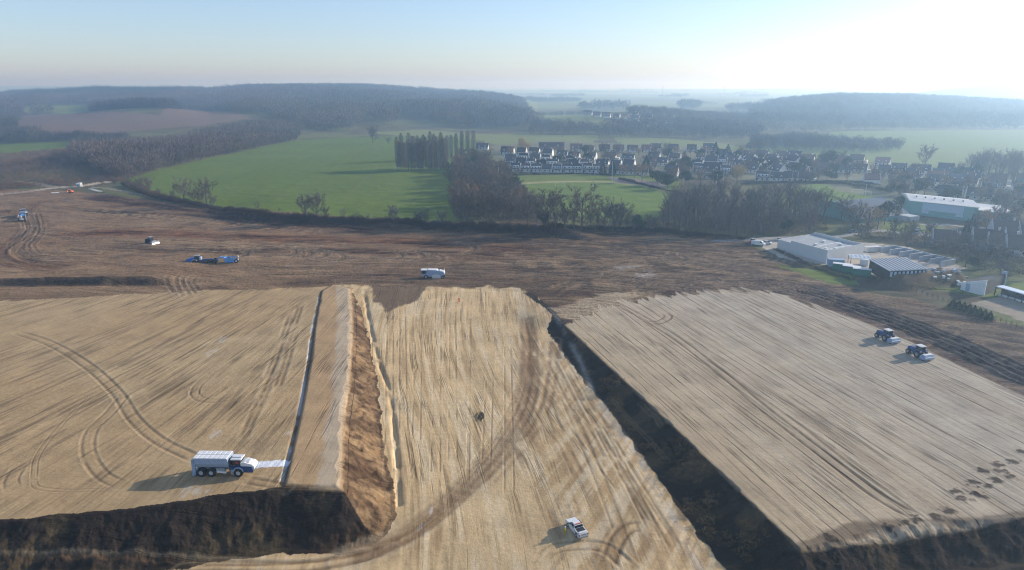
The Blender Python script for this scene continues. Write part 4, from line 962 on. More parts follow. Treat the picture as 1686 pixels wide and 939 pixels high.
# ------------------------------------------------------------------ mesh builder for made things
class MB:
    def __init__(s): s.v = []; s.f = []; s.m = []; s.cur = 0
    def add(s, vs, fs):
        k = len(s.v); s.v += [tuple(map(float, v)) for v in vs]; s.f += [tuple(i+k for i in f) for f in fs]; s.m += [s.cur]*len(fs)
    def box(s, x0, x1, y0, y1, z0, z1, c=0.0):
        """box, optionally with its upright and top edges chamfered by c"""
        if c <= 0:
            s.add([(x, y, z) for x in (x0, x1) for y in (y0, y1) for z in (z0, z1)], [(0,1,3,2),(4,6,7,5),(0,4,5,1),(2,3,7,6),(0,2,6,4),(1,5,7,3)]); return s
        ring = lambda i, z: [(x0+i+c, y0+i, z), (x1-i-c, y0+i, z), (x1-i, y0+i+c, z), (x1-i, y1-i-c, z), (x1-i-c, y1-i, z), (x0+i+c, y1-i, z), (x0+i, y1-i-c, z), (x0+i, y0+i+c, z)]
        v = ring(0, z0)+ring(0, z1-c)+ring(c, z1); f = [tuple(range(7, -1, -1)), tuple(range(16, 24))]
        for L in (0, 8): f += [(L+i, L+(i+1) % 8, L+8+(i+1) % 8, L+8+i) for i in range(8)]
        s.add(v, f); return s
    def prism(s, prof, y0, y1):
        """profile in xz, extruded in y"""
        n = len(prof); v = [(x, y0, z) for x, z in prof]+[(x, y1, z) for x, z in prof]
        s.add(v, [tuple(range(n)), tuple(range(2*n-1, n-1, -1))]+[(i, n+i, n+(i+1) % n, (i+1) % n) for i in range(n)]); return s
    def prismx(s, prof, x0, x1):
        n = len(prof); v = [(x0, y, z) for y, z in prof]+[(x1, y, z) for y, z in prof]
        s.add(v, [tuple(range(n-1, -1, -1)), tuple(range(n, 2*n))]+[(i, (i+1) % n, n+(i+1) % n, n+i) for i in range(n)]); return s
    def cyl(s, a, b, r, r2=None, n=16):
        r2 = r if r2 is None else r2
        a = np.array(a, float); b = np.array(b, float); d = b-a; d /= np.linalg.norm(d); u = np.cross(d, (0, 0, 1.0) if abs(d[2]) < .9 else (1.0, 0, 0)); u /= np.linalg.norm(u); w = np.cross(d, u)
        v = [a+r*(math.cos(2*math.pi*i/n)*u+math.sin(2*math.pi*i/n)*w) for i in range(n)]+[b+r2*(math.cos(2*math.pi*i/n)*u+math.sin(2*math.pi*i/n)*w) for i in range(n)]
        s.add(v, [tuple(range(n-1, -1, -1)), tuple(range(n, 2*n))]+[(i, (i+1) % n, n+(i+1) % n, n+i) for i in range(n)]); return s
    def quad(s, *p): s.add(p, [tuple(range(len(p)))]); return s
    def build(s, name, mats, parent=None, smooth=False):
        me = bpy.data.meshes.new(name); me.from_pydata(s.v, [], s.f); mats = mats if isinstance(mats, (list, tuple)) else [mats]
        for m_ in mats: me.materials.append(m_)
        if len(mats) > 1: me.polygons.foreach_set('material_index', s.m)
        me.validate(); me.update(); o = bpy.data.objects.new(name, me); COL.objects.link(o); o.parent = parent; return o
def empty(name, label, cat, x, y, z, rz=0.0, group=None, rx=0.0, ry=0.0):
    e = bpy.data.objects.new(name, None); COL.objects.link(e); e.location = (x, y, z); e.rotation_euler = (rx, ry, rz); return tag(e, label, cat, group)
def copy_tree(o, parent=None):
    c = o.copy(); COL.objects.link(c); c.parent = parent
    for ch in list(o.children): copy_tree(ch, c)
    return c
WHITE = mat('white_paint', (.70, .70, .68), .5, .10, 1.8); OFFW = mat('dusty_white_paint', (.62, .61, .58), .6, .12, 1.5)
GREYM = mat('grey_metal', (.30, .32, .34), .5, .12, 2, .3); DARKM = mat('dark_metal', (.035, .037, .04), .5, .15, 2)
RUBBER = mat('rubber', (.03, .029, .028), .85, .2, 4); RIM = mat('dusty_rim', (.42, .42, .42), .6, .15, 4)
GLASS = mat('dark_glass', (.02, .028, .035), .12, .05, 1, 0, .6); BLUE = mat('blue_paint', (.03, .15, .46), .4, .12, 2); BLUED = mat('dark_blue_paint', (.03, .06, .15), .5, .12, 2)
BLUEL = mat('light_blue_paint', (.10, .33, .68), .4, .15, 2); PALEB = mat('pale_blue_grey_paint', (.30, .38, .50), .5, .12, 1.5)
ORANGE = mat('orange_paint', (.75, .16, .05), .5, .1, 2); REDP = mat('red_paint', (.40, .04, .04), .5, .1, 2); YELP = mat('hi_vis_yellow', (.55, .42, .03), .8, .1, 6)
STEEL = mat('polished_steel', (.75, .76, .78), .35, .05, 2, .6); GREENP = mat('green_paint', (.02, .17, .11), .5, .1, 1.5)
SKIN = mat('skin', (.45, .27, .19), .6, .05, 6); NAVY = mat('navy_cloth', (.03, .035, .06), .9, .1, 8); ORCL = mat('orange_hi_vis_cloth', (.80, .10, .04), .8, .1, 8)
EARTHM = mat('loose_earth', (.14, .10, .07), 1, .3, 3)
def wheel(parent, x, y, r, w, rimcol=None, name='wheel', hub=.5):
    s = 1 if y > 0 else -1
    t = MB(); t.cyl((x, y-w/2, r), (x, y+w/2, r), r*.97, n=22)
    for i in range(16):
        a = 2*math.pi*i/16; c, d = math.cos(a), math.sin(a)
        t.add([(x+c*r*.94-d*.05, y-w/2, r+d*r*.94+c*.05), (x+c*r*.94+d*.05, y-w/2, r+d*r*.94-c*.05), (x+c*r*1.02, y-w/2, r+d*r*1.02), (x+c*r*.94-d*.05, y+w/2, r+d*r*.94+c*.05), (x+c*r*.94+d*.05, y+w/2, r+d*r*.94-c*.05), (x+c*r*1.02, y+w/2, r+d*r*1.02)], [(0,1,2),(3,5,4),(0,2,5,3),(1,4,5,2)])
    o = t.build(name, RUBBER, parent)
    h = MB(); h.cyl((x, y+s*w*.30, r), (x, y+s*(w/2+.02), r), r*hub, n=18); h.cyl((x, y+s*(w/2+.02), r), (x, y+s*(w/2+.12), r), r*hub*.4, n=12); h.build('rim', rimcol or RIM, o); return o

# ------------------------------------------------------------------ spreader truck
def spreader_truck():
    x, y, z = G(318, 784); e = empty('spreader_truck', 'large white and blue six-wheeled spreader truck laying white powder on the left platform', 'truck', x, y+1.2, z, R(-1.0))
    # hopper: top flanges, deep sides that draw in, and a slatted roof of lids
    h = MB(); h.prismx([(-1.45, 3.75), (-1.45, 2.75), (-1.05, 1.9), (1.05, 1.9), (1.45, 2.75), (1.45, 3.75)], .5, 7.1); h.box(.45, 7.15, -1.5, 1.5, 3.62, 3.78)
    for i in range(8): h.box(.7+i*.88, .78+i*.88, -1.50, -1.44, 2.75, 3.62); h.box(.7+i*.88, .78+i*.88, 1.44, 1.50, 2.75, 3.62)
    h.build('hopper', PALEB, e)
    for i in range(7):
        for s in (-1, 1):
            xa = .55+i*.935; MB().prism([(xa, 3.79), (xa+.86, 3.79), (xa+.86, 3.93), (xa+.80, 3.98), (xa+.06, 3.98), (xa, 3.93)], min(s*.06, s*1.42), max(s*.06, s*1.42)).build('hopper_lid', WHITE, e)
    r = MB(); r.box(.15, .75, -1.45, -1.15, .35, 3.6); r.box(.15, .75, 1.15, 1.45, .35, 3.6); r.box(.1, .5, -1.4, 1.4, 2.3, 3.2); r.box(.05, .45, -1.5, 1.5, .15, .75); r.cyl((.3, -1.45, .45), (.3, 1.45, .45), .28); r.build('spreading_unit', PALEB, e)
    c = MB(); c.box(.8, 7.6, -.5, .5, 1.1, 1.75); c.box(4.7, 6.3, -1.35, -.5, .9, 1.8); c.box(4.7, 6.3, .5, 1.35, .9, 1.8); c.box(6.9, 8.2, -.9, .9, 1.0, 2.3); c.build('chassis', GREYM, e)
    MB().prism([(4.9, 1.0), (6.6, .8), (6.5, 1.1), (5.0, 1.35)], -1.5, -1.1).build('step_fairing', WHITE, e)
    b = MB(); b.prism([(7.4, 1.0), (11.6, .9), (11.85, 1.3), (11.6, 1.85), (9.2, 2.1), (7.5, 2.1)], -1.3, 1.3); b.build('front_body', BLUED, e)
    bo = MB(); bo.prism([(9.35, 2.1), (9.35, 2.75), (10.1, 2.85), (11.5, 2.45), (11.95, 2.0), (11.9, 1.5), (11.5, 1.5), (11.4, 2.0)], -1.0, 1.0); bonnet = bo.build('bonnet', WHITE, e)
    g = MB(); g.box(9.75, 10.9, -.62, .62, 2.72, 2.83); g.build('vent_grille', OFFW, bonnet)
    for s in (-1, 1):
        f = MB(); 
        prof = [(8.0, 1.2), (8.2, 1.75), (8.7, 2.02), (9.3, 2.02), (9.8, 1.7), (9.95, 1.2), (9.8, 1.2), (9.65, 1.6), (9.25, 1.9), (8.75, 1.9), (8.35, 1.65), (8.15, 1.2)]
        f.prism(prof, min(s*.95, s*1.5), max(s*.95, s*1.5)); f.build('mudguard', PALEB, e)
        wheel(e, 1.75, s*1.15, .83, .7); wheel(e, 3.7, s*1.15, .83, .7); wheel(e, 8.9, s*1.15, .83, .62)
    k = MB(); k.prism([(7.7, 2.1), (9.4, 2.1), (9.25, 3.35), (7.75, 3.35)], -.85, .85); cab = k.build('cab', GLASS, e)
    p = MB()
    for (a, bb) in ((7.72, .85), (9.2, .85), (7.72, -.85), (9.2, -.85)): p.box(a-.05, a+.09, bb-.06, bb+.06, 2.1, 3.4)
    p.box(7.65, 9.4, -.9, -.84, 2.05, 2.35); p.box(7.65, 9.4, .84, .9, 2.05, 2.35); p.box(7.67, 7.8, -.9, .9, 2.1, 2.3); p.box(9.2, 9.33, -.9, .9, 2.1, 2.3); p.build('cab_frame', DARKM, cab)
    t = MB(); t.box(7.45, 9.55, -1.02, 1.02, 3.36, 3.52, .05); rf = t.build('cab_roof', WHITE, cab)
    t = MB(); t.box(7.6, 9.3, -.25, .25, 3.53, 3.62); t.build('roof_vent', OFFW, rf)
    t = MB(); t.box(8.4, 8.9, -.86, -.4, 2.45, 2.95); t.build('driver_seat', REDP, cab)
    m_ = MB(); m_.box(7.15, 7.5, -1.1, -.5, 1.4, 3.3); m_.box(7.15, 7.5, .5, 1.1, 1.4, 3.1); m_.cyl((7.3, -.75, 3.2), (7.3, -.75, 3.7), .09); m_.build('exhaust_stack', DARKM, e)
    l = MB(); l.box(7.55, 8.0, -1.45, -1.0, .55, 1.5); l.box(7.7, 8.1, -1.5, -1.2, .5, .62); l.build('ladder', GREYM, e)
spreader_truck()

# ------------------------------------------------------------------ pickup
def pickup():
    x, y, z = G(951, 874); e = empty('pickup_truck', 'white pickup truck with open dark load bed parked on the tan ramp', 'pickup', x-.2, y, z, R(90+23))
    # x forward
    b = MB(); b.prism([(-2.55, .45), (-2.6, .75), (-2.58, 1.12), (-2.5, 1.14), (-2.5, .72), (-.75, .72), (-.75, 1.14), (1.1, 1.16), (2.35, 1.02), (2.6, .85), (2.62, .42), (2.1, .34), (-2.1, .36)], -.93, .93)
    b.build('body', WHITE, e)
    # the load bed: a recess with walls
    w = MB(); w.box(-2.5, -.75, -.93, -.80, 1.1, 1.2); w.box(-2.5, -.75, .80, .93, 1.1, 1.2); w.box(-2.6, -2.48, -.93, .93, .6, 1.2); w.box(-.82, -.72, -.93, .93, 1.1, 1.22)
    w.build('bed_rail', WHITE, e)
    MB().box(-2.47, -.83, -.80, .80, 1.0, 1.165).build('bed_liner', DARKM, e)
    MB().box(-2.42, -1.95, -.76, .76, 1.17, 1.28, .03).build('load_cover', OFFW, e)
    c = MB(); c.prism([(-.75, 1.14), (1.15, 1.15), (.55, 1.62), (-.55, 1.62)], -.86, .86); cab = c.build('window_band', GLASS, e)
    r_ = MB(); r_.add([(-.62, -.72, 1.60), (.62, -.72, 1.60), (.62, .72, 1.60), (-.62, .72, 1.60), (-.5, -.64, 1.74), (.45, -.64, 1.74), (.45, .64, 1.74), (-.5, .64, 1.74)], [(3,2,1,0),(4,5,6,7),(0,1,5,4),(1,2,6,5),(2,3,7,6),(3,0,4,7)])
    for s in (-1, 1):
        r_.prism([(-.80, 1.12), (-.68, 1.12), (-.52, 1.64), (-.62, 1.64)], min(s*.80, s*.90), max(s*.80, s*.90)); r_.prism([(1.05, 1.12), (1.18, 1.14), (.6, 1.64), (.5, 1.64)], min(s*.80, s*.90), max(s*.80, s*.90)); r_.prism([(.15, 1.12), (.24, 1.12), (.24, 1.64), (.15, 1.64)], min(s*.80, s*.9), max(s*.80, s*.9))
    r_.build('cab_roof', WHITE, e)
    MB().box(-.55, -.35, -.6, .6, 1.74, 1.84).build('beacon_bar', ORANGE, e)
    MB().box(-.78, -.70, -.8, .8, 1.2, 1.55).build('rear_window', GLASS, e)
    for s in (-1, 1):
        MB().box(-2.63, -2.55, min(s*.76, s*.93), max(s*.76, s*.93), .78, 1.1).build('tail_light', REDP, e)
        MB().box(2.50, 2.63, min(s*.6, s*.9), max(s*.6, s*.9), .72, .9).build('headlight', STEEL, e)
        MB().box(.95, 1.15, min(s*.93, s*1.12), max(s*.93, s*1.12), 1.1, 1.28).build('wing_mirror', DARKM, e)
        wheel(e, 1.65, s*.82, .37, .26); wheel(e, -1.55, s*.82, .37, .26)
    # dark lettering band across the tailgate (unreadable at this distance: a row of strokes)
    t = MB(); 
    for i, wd in enumerate((.10,.12,.08,.12,.1,.12,.1,.08,.12)): t.box(-2.625, -2.602, -.52+i*.12, -.52+i*.12+wd*.7, .88, 1.0)
    t.build('tailgate_lettering', NAVY, e)
    MB().box(-2.72, -2.58, -.85, .85, .38, .55).build('rear_bumper', GREYM, e)
pickup()

# ------------------------------------------------------------------ people
def skin_mesh(name, pts, edges, m, parent, root=0):
    me = bpy.data.meshes.new(name); me.from_pydata([p[:3] for p in pts], edges, []); o = bpy.data.objects.new(name, me); COL.objects.link(o); o.parent = parent
    sk = o.modifiers.new('skin', 'SKIN'); sv = me.skin_vertices[0].data
    for i, p in enumerate(pts):
        r_ = p[3]; sv[i].radius = (r_, r_) if not isinstance(r_, tuple) else r_
        sv[i].use_root = (i == root)
    ss = o.modifiers.new('smooth', 'SUBSURF'); ss.levels = 1; ss.render_levels = 1; me.materials.append(m); return o
def person(px, py, label, jacket, trousers, helmet, rz, walk=0.0, dz=0.0):
    x, y, z = G(px, py); e = empty('person', label, 'person', x, y, z+dz, rz)
    w = walk
    P = [(0,0,.95,(.15,.11)), (0,0,1.15,(.13,.10)), (0,0,1.38,(.17,.11)), (0,0,1.50,.06), (.01,0,1.58,.075), (.02,0,1.68,(.085,.10)), (.01,0,1.77,.07),
         (0,.20,1.42,.06), (-.06-w*.1,.26,1.17,.045), (.05+w*.1,.27,.95,.035), (.09+w*.12,.27,.87,.04), (0,-.20,1.42,.06), (.04+w*.1,-.27,1.17,.045), (.16,-.22,.97,.035), (.2,-.2,.9,.04),
         (0,.10,.90,.09), (.03+w*.18,.11,.50,.065), (-.02+w*.22,.11,.09,.045), (.13+w*.22,.12,.04,.04), (0,-.10,.90,.09), (.03-w*.1,-.11,.50,.065), (-.02-w*.3,-.11,.10,.045), (.13-w*.28,-.12,.05,.04)]
    E = [(0,1),(1,2),(2,3),(3,4),(4,5),(5,6),(2,7),(7,8),(8,9),(9,10),(2,11),(11,12),(12,13),(13,14),(0,15),(15,16),(16,17),(17,18),(0,19),(19,20),(20,21),(21,22)]
    skin_mesh('body', P, E, SKIN, e)
    J = [(0,0,.93,(.19,.14)), (0,0,1.15,(.17,.13)), (0,0,1.38,(.20,.14)), (0,0,1.50,.075), (0,.21,1.42,.085), P[8][:3]+(.065,), P[9][:3]+(.055,), (0,-.21,1.42,.085), P[12][:3]+(.065,), P[13][:3]+(.055,)]
    skin_mesh('jacket', J, [(0,1),(1,2),(2,3),(2,4),(4,5),(5,6),(2,7),(7,8),(8,9)], jacket, e)
    T = [(0,0,.95,(.17,.13)), (0,.10,.88,.11), P[16][:3]+(.085,), P[17][:3]+(.07,), (0,-.10,.88,.11), P[20][:3]+(.085,), P[21][:3]+(.07,)]
    skin_mesh('trousers', T, [(0,1),(1,2),(2,3),(0,4),(4,5),(5,6)], trousers, e)
    h = MB(); n = 12
    ring = [(0.02+.145*math.cos(2*math.pi*i/n), .135*math.sin(2*math.pi*i/n), 1.72) for i in range(n)]; r2 = [(0.02+.11*math.cos(2*math.pi*i/n), .10*math.sin(2*math.pi*i/n), 1.82) for i in range(n)]
    h.add(ring+r2+[(.02, 0, 1.86)], [(i, (i+1) % n, n+(i+1) % n, n+i) for i in range(n)]+[(n+i, n+(i+1) % n, 2*n) for i in range(n)]); h.build('hard_hat', helmet, e)
    return e
person(930, 882, 'person in yellow high-visibility clothing standing in the shadow beside the white pickup', YELP, YELP, OFFW, R(20))
person(756, 498, 'person in orange high-visibility clothing standing alone at the top of the tan ramp', ORCL, ORCL, WHITE, R(-70), .6)

# ------------------------------------------------------------------ tractors with tiller boxes
BLUET = mat('dusty_blue_paint', (.03, .08, .22), .6, .12, 2)
def tiller_tractor(px, py, label, rz):
    x, y, z = G(px, py); e = empty('tractor', label, 'tractor', x, y, z, rz, 'blue tractors mixing the right platform')
    b = MB(); b.prism([(.4, 1.0), (.4, 2.1), (1.2, 2.35), (2.9, 2.15), (3.3, 1.9), (3.35, 1.0)], -.65, .65); b.build('bonnet', BLUET, e)
    for s in (-1, 1):
        wheel(e, -.6, s*1.15, 1.0, .65, GREYM); wheel(e, 2.5, s*1.1, .75, .5, GREYM)
        MB().prism([(-1.6, 1.9), (-1.2, 2.2), (0, 2.2), (.4, 1.8), (.3, 1.75), (0, 2.1), (-1.15, 2.1), (-1.5, 1.85)], min(s*.8, s*1.5), max(s*.8, s*1.5)).build('mudguard', BLUET, e)
    c = MB(); c.prism([(-1.1, 1.7), (.5, 1.6), (.6, 2.2), (.4, 3.2), (-1.0, 3.2)], -.8, .8); cab = c.build('cab', GLASS, e)
    p = MB()
    for (a, bb) in ((-1.08, .8), (.42, .8), (-1.08, -.8), (.42, -.8)): p.box(a-.05, a+.07, bb-.05, bb+.05, 1.7, 3.22)
    p.build('cab_frame', BLUED, cab); MB().box(-1.3, .7, -.95, .95, 3.2, 3.38, .06).build('cab_roof', OFFW, cab)
    MB().box(-.9, 2.9, -.4, .4, .7, 1.3).build('chassis', DARKM, e)
    k = MB(); k.prism([(-1.7, .5), (-1.9, 1.35), (-2.3, 1.6), (-3.4, 1.5), (-3.7, 1.0), (-3.6, .35), (-2.0, .25)], -1.55, 1.55); t = k.build('tiller_box', PALEB, e)
    MB().box(-3.3, -2.35, -1.4, 1.4, 1.58, 1.68).build('tiller_lid', WHITE, t); MB().box(-3.82, -3.55, -1.6, 1.6, .95, 1.15).build('rear_flap_bar', WHITE, t)
    MB().cyl((-2.8, -1.5, .42), (-2.8, 1.5, .42), .42).build('tiller_rotor', DARKM, t)
    a = MB(); a.box(-2.0, -1.0, -.7, -.5, .9, 1.1); a.box(-2.0, -1.0, .5, .7, .9, 1.1); a.box(-1.9, -1.2, -.1, .1, 1.5, 1.65); a.build('linkage', STEEL, e)
    MB().cyl((.9, .5, 2.2), (.9, .5, 3.0), .06).build('exhaust', DARKM, e)
tiller_tractor(1459, 560, 'dusty blue tractor with pale tiller box, left of two on the striped platform', R(106))
tiller_tractor(1512, 587, 'dusty blue tractor with pale tiller box, right of two on the striped platform', R(106))

# ------------------------------------------------------------------ white soil stabiliser
def stabiliser():
    x, y, z = G(693, 459); e = empty('soil_stabiliser', 'dusty white soil stabiliser standing on the dark earth above the ramp', 'soil stabiliser', x, y+1.3, z, R(-2))
    b = MB(); b.prism([(2.2, 1.2), (2.4, 2.9), (3.0, 3.35), (6.3, 3.25), (8.6, 2.7), (9.3, 2.2), (9.2, 1.5), (8.2, 1.2), (8.0, .6), (5.0, .55), (3.8, .8)], -1.3, 1.3); b.build('body', PALEB, e)
    b = MB(); b.prism([(2.7, 3.2), (2.8, 3.5), (6.2, 3.48), (6.5, 3.2)], -1.2, 1.2); b.build('engine_cover', WHITE, e)
    MB().prism([(7.3, 3.02), (7.4, 3.2), (8.9, 2.85), (9.2, 2.45)], -1.1, 1.1).build('front_cover', WHITE, e)
    c = MB(); c.box(.3, 2.2, -1.1, 1.1, 1.9, 3.2); cab = c.build('cab', GLASS, e); MB().box(0, 2.4, -1.3, 1.3, 3.2, 3.42, .05).build('cab_roof', WHITE, cab)
    p = MB()
    for (a, bb) in ((.3, 1.1), (2.1, 1.1), (.3, -1.1), (2.1, -1.1)): p.box(a-.06, a+.06, bb-.06, bb+.06, 1.6, 3.2)
    p.build('cab_frame', PALEB, cab)
    MB().prism([(.2, 1.0), (.3, 1.9), (2.6, 1.9), (3.0, 1.2), (2.0, .9)], -1.15, 1.15).build('rear_frame', PALEB, e)
    for s in (-1, 1): wheel(e, 2.1, s*1.2, .75, .6); wheel(e, 8.6, s*1.2, .65, .5, PALEB)
    MB().prism([(4.6, .15), (4.4, 1.3), (5.4, 1.7), (7.2, 1.6), (7.7, .9), (7.5, .15)], -1.4, 1.4).build('rotor_housing', OFFW, e)
    t = MB(); t.cyl((8.9, 1.1, 2.5), (9.1, 1.1, 3.5), .05); t.cyl((9.1, 1.1, 3.5), (9.1, -1.1, 3.5), .05); t.cyl((8.9, -1.1, 2.5), (9.1, -1.1, 3.5), .05); t.build('handrail', OFFW, e)
stabiliser()

# ------------------------------------------------------------------ scraper units
def scraper(px, py, rz, label, paint_a, paint_b):
    x, y, z = G(px, py); e = empty('tractor_scraper', label, 'scraper', x, y, z, rz)
    h = MB(); h.prism([(9.6, 1.2), (9.6, 2.7), (10.6, 2.75), (12.4, 2.4), (13.0, 1.9), (12.9, 1.1)], -1.1, 1.1); h.build('bonnet', paint_a, e)
    c = MB(); c.prism([(7.8, 2.0), (9.7, 2.0), (9.5, 3.5), (7.9, 3.5)], -.95, .95); cab = c.build('cab', GLASS, e); MB().box(7.6, 9.8, -1.1, 1.1, 3.5, 3.68, .05).build('cab_roof', GREYM, cab)
    MB().box(7.0, 7.7, -1.1, 1.1, 1.7, 2.9, .1).build('air_unit', PALEB, e)
    f = MB(); f.box(.9, 12.4, -.55, .55, .95, 1.5); f.box(2.5, 7.4, -.7, .7, 1.3, 1.9); f.build('chassis', BLUED, e)
    for s in (-1, 1):
        wheel(e, 9.7, s*1.2, .95, .7, DARKM); wheel(e, 3.9, s*1.2, .95, .7, DARKM); wheel(e, 1.8, s*1.2, .95, .7, DARKM)
        MB().prism([(8.5, 1.6), (8.9, 2.1), (10.3, 2.1), (10.8, 1.5), (10.65, 1.45), (10.2, 1.98), (9.0, 1.98), (8.65, 1.55)], min(s*.9, s*1.6), max(s*.9, s*1.6)).build('mudguard', OFFW, e)
    # towed bowl swung to one side
    b = bpy.data.objects.new('scraper_bowl', None); 
    k = MB(); k.prismx([(-1.5, .35), (-1.6, 2.3), (-1.45, 2.3), (-1.35, .5), (1.35, .5), (1.45, 2.3), (1.6, 2.3), (1.5, .35)], -6.2, -2.4); k.box(-2.6, -2.3, -1.5, 1.5, .4, 1.9)
    bowl = k.build('scraper_bowl', paint_b, e)
    MB().prism([(-5.9, .9), (-5.9, 1.6), (-4.4, 2.2), (-2.8, 1.7), (-2.8, .9)], -1.33, 1.33).build('earth_load', EARTHM, bowl)
    g = MB(); g.prism([(-2.6, 1.2), (-2.2, 2.4), (-.6, 2.7), (.6, 2.2), (.8, 1.4), (.4, 1.4), (.2, 1.9), (-.6, 2.3), (-1.9, 2.0), (-2.2, 1.1)], -.5, .5); g.box(-2.5, -2.0, -1.5, 1.5, 1.7, 2.2); g.build('gooseneck', BLUEL, e)
    p = MB(); p.cyl((-3.0, 1.55, 1.2), (-2.2, 1.3, 2.6), .12); p.cyl((-3.0, -1.55, 1.2), (-2.2, -1.3, 2.6), .12); p.box(-7.6, -6.2, -.9, .9, .8, 1.3); p.prism([(-7.7, .8), (-7.9, 2.2), (-7.5, 2.9), (-7.3, 1.2)], -.25, .25); p.build('push_frame', OFFW, e)
    for s in (-1, 1): wheel(e, -6.9, s*1.25, .85, .6, OFFW)
    return e
scraper(362, 433, R(190), 'bright blue articulated tractor pulling a scraper bowl across the dark earth', BLUE, BLUEL)
sc_ = scraper(38, 361, R(122), 'blue-grey scraper turning on the looping tracks at the far left edge', BLUED, GREYM)
sc_.scale = (1.15, 1.15, 1.15)

# ------------------------------------------------------------------ dozer with bright blade
def dozer():
    x, y, z = G(249, 401); e = empty('dozer_roller', 'dark compactor with shining white front blade working on the rusty earth', 'compactor', x, y, z, R(-28))
    b = MB(); b.prism([(-2.6, .9), (-2.7, 1.9), (-2.2, 2.2), (-.6, 2.2), (-.4, 1.7), (2.2, 1.5), (2.4, .8), (0, .6)], -1.0, 1.0); b.build('body', DARKM, e)
    MB().prism([(-2.5, 1.9), (-2.0, 2.3), (-.8, 2.3), (-.7, 2.1)], -.95, .95).build('engine_hood', BLUED, e)
    c = MB(); c.prism([(-.9, 1.8), (.6, 1.6), (.5, 3.0), (-.8, 3.0)], -.8, .8); cab = c.build('cab', GLASS, e); MB().box(-1.1, .8, -.95, .95, 3.0, 3.2, .05).build('cab_roof', GREYM, cab)
    MB().box(-.2, .2, -.83, -.5, 2.0, 2.5).build('driver_seat', REDP, cab)
    for s in (-1, 1): wheel(e, -1.6, s*1.15, .85, .6, DARKM)
    d = MB(); d.cyl((2.0, -1.1, .8), (2.0, 1.1, .8), .8, n=24)
    for i in range(12):
        for j in range(4):
            a = i*math.pi/6+j*.25; d.box(0, 0, 0, 0, 0, 0) if 0 else None
    d.build('roller_drum', GREYM, e)
    k = MB(); k.prism([(3.4, .1), (3.2, .6), (3.25, 1.1), (3.5, 1.5), (3.6, 1.5), (3.38, 1.1), (3.34, .6), (3.55, .1)], -1.9, 1.9); k.build('blade', STEEL, e)
    a = MB(); a.box(1.2, 3.3, -1.35, -1.2, .6, .9); a.box(1.2, 3.3, 1.2, 1.35, .6, .9); a.cyl((1.5, .3, 1.5), (3.3, .3, 1.1), .09); a.build('blade_arm', OFFW, e)
    return e
dozer()

# ------------------------------------------------------------------ far-left yard: van, orange mini machine, white sheet, pipes
def van(px, py, rz, label, L=5.4, name='van', body=WHITE, group=None):
    x, y, z = G(px, py); e = empty(name, label, 'van', x, y, z, rz, group)
    b = MB(); h = L/2; b.prism([(-h, .35), (-h-.02, 1.1), (-h+.1, 2.25), (h-1.9, 2.3), (h-1.5, 2.15), (h-.85, 1.35), (h-.15, 1.1), (h, .8), (h-.02, .35)], -.95, .95); b.build('body', body, e)
    w = MB(); w.prism([(h-1.62, 2.1), (h-.92, 1.38), (h-.85, 1.38), (h-1.53, 2.14)], -.85, .85); w.build('windscreen', GLASS, e)
    for s in (-1, 1):
        MB().prism([(h-2.3, 1.4), (h-2.3, 2.0), (h-1.75, 2.0), (h-1.15, 1.4)], min(s*.945, s*.965), max(s*.945, s*.965)).build('side_window', GLASS, e)
        wheel(e, h-1.1, s*.85, .35, .24); wheel(e, -h+1.1, s*.85, .35, .24)
        MB().box(h-.12, h+.02, min(s*.6, s*.9), max(s*.6, s*.9), .75, .95).build('headlight', STEEL, e)
    MB().box(-h-.04, -h, -.7, .7, 1.35, 1.95).build('rear_window', GLASS, e)
    return e
def cabin_box():
    x, y, z = G(131, 308); e = empty('site_cabin', 'small white site cabin beside the gravel track at the far left', 'cabin', x, y, z, R(15))
    w = MB(); w.box(-1.3, 1.3, -2.6, 2.6, .15, 2.7, .04); wo = w.build('wall', OFFW, e); MB().box(-1.4, 1.4, -2.7, 2.7, 2.7, 2.84).build('roof', WHITE, e)
    MB().box(-.5, .2, -2.64, -2.6, 1.3, 2.0).build('window', GLASS, wo); MB().box(-.4, .6, -2.64, -2.6, .3, 1.0).build('lower_panel', GREYM, wo); MB().box(-1.34, -1.3, -1.5, -.6, .2, 2.2).build('door', PALEB, wo)
    MB().box(-1.2, 1.2, -2.4, 2.4, 0, .15).build('skid', DARKM, e)
cabin_box()
def mini_digger():
    x, y, z = G(117, 318); e = empty('mini_excavator', 'small orange excavator beside the gravel track at the far left', 'excavator', x, y, z, R(165))
    for s in (-1, 1): MB().prism([(-1.2, .1), (-1.4, .35), (-1.2, .6), (1.2, .6), (1.4, .35), (1.2, .1)], min(s*.6, s*1.0), max(s*.6, s*1.0)).build('track', RUBBER, e)
    MB().prism([(-1.5, .7), (-1.6, 1.3), (-1.2, 1.7), (-.2, 1.7), (0, 1.2), (1.0, 1.1), (1.0, .7)], -.9, .9).build('body', ORANGE, e)
    c = MB(); c.box(-.4, .8, -.1, .85, 1.1, 2.4); k = c.build('cab', GLASS, e); MB().box(-.5, .9, -.2, .9, 2.4, 2.52).build('cab_roof', ORANGE, k)
    a = MB(); a.prism([(.9, 1.0), (1.1, 1.4), (2.3, 2.6), (2.6, 2.5), (1.4, 1.0)], -.45, -.2); a.prism([(2.3, 2.6), (2.6, 2.6), (3.6, 1.3), (3.35, 1.2)], -.42, -.23); a.build('boom', ORANGE, e); MB().prism([(3.3, 1.3), (3.7, 1.3), (3.9, .5), (3.4, .3), (3.2, .8)], -.6, -.1).build('bucket', ORANGE, e)
mini_digger()
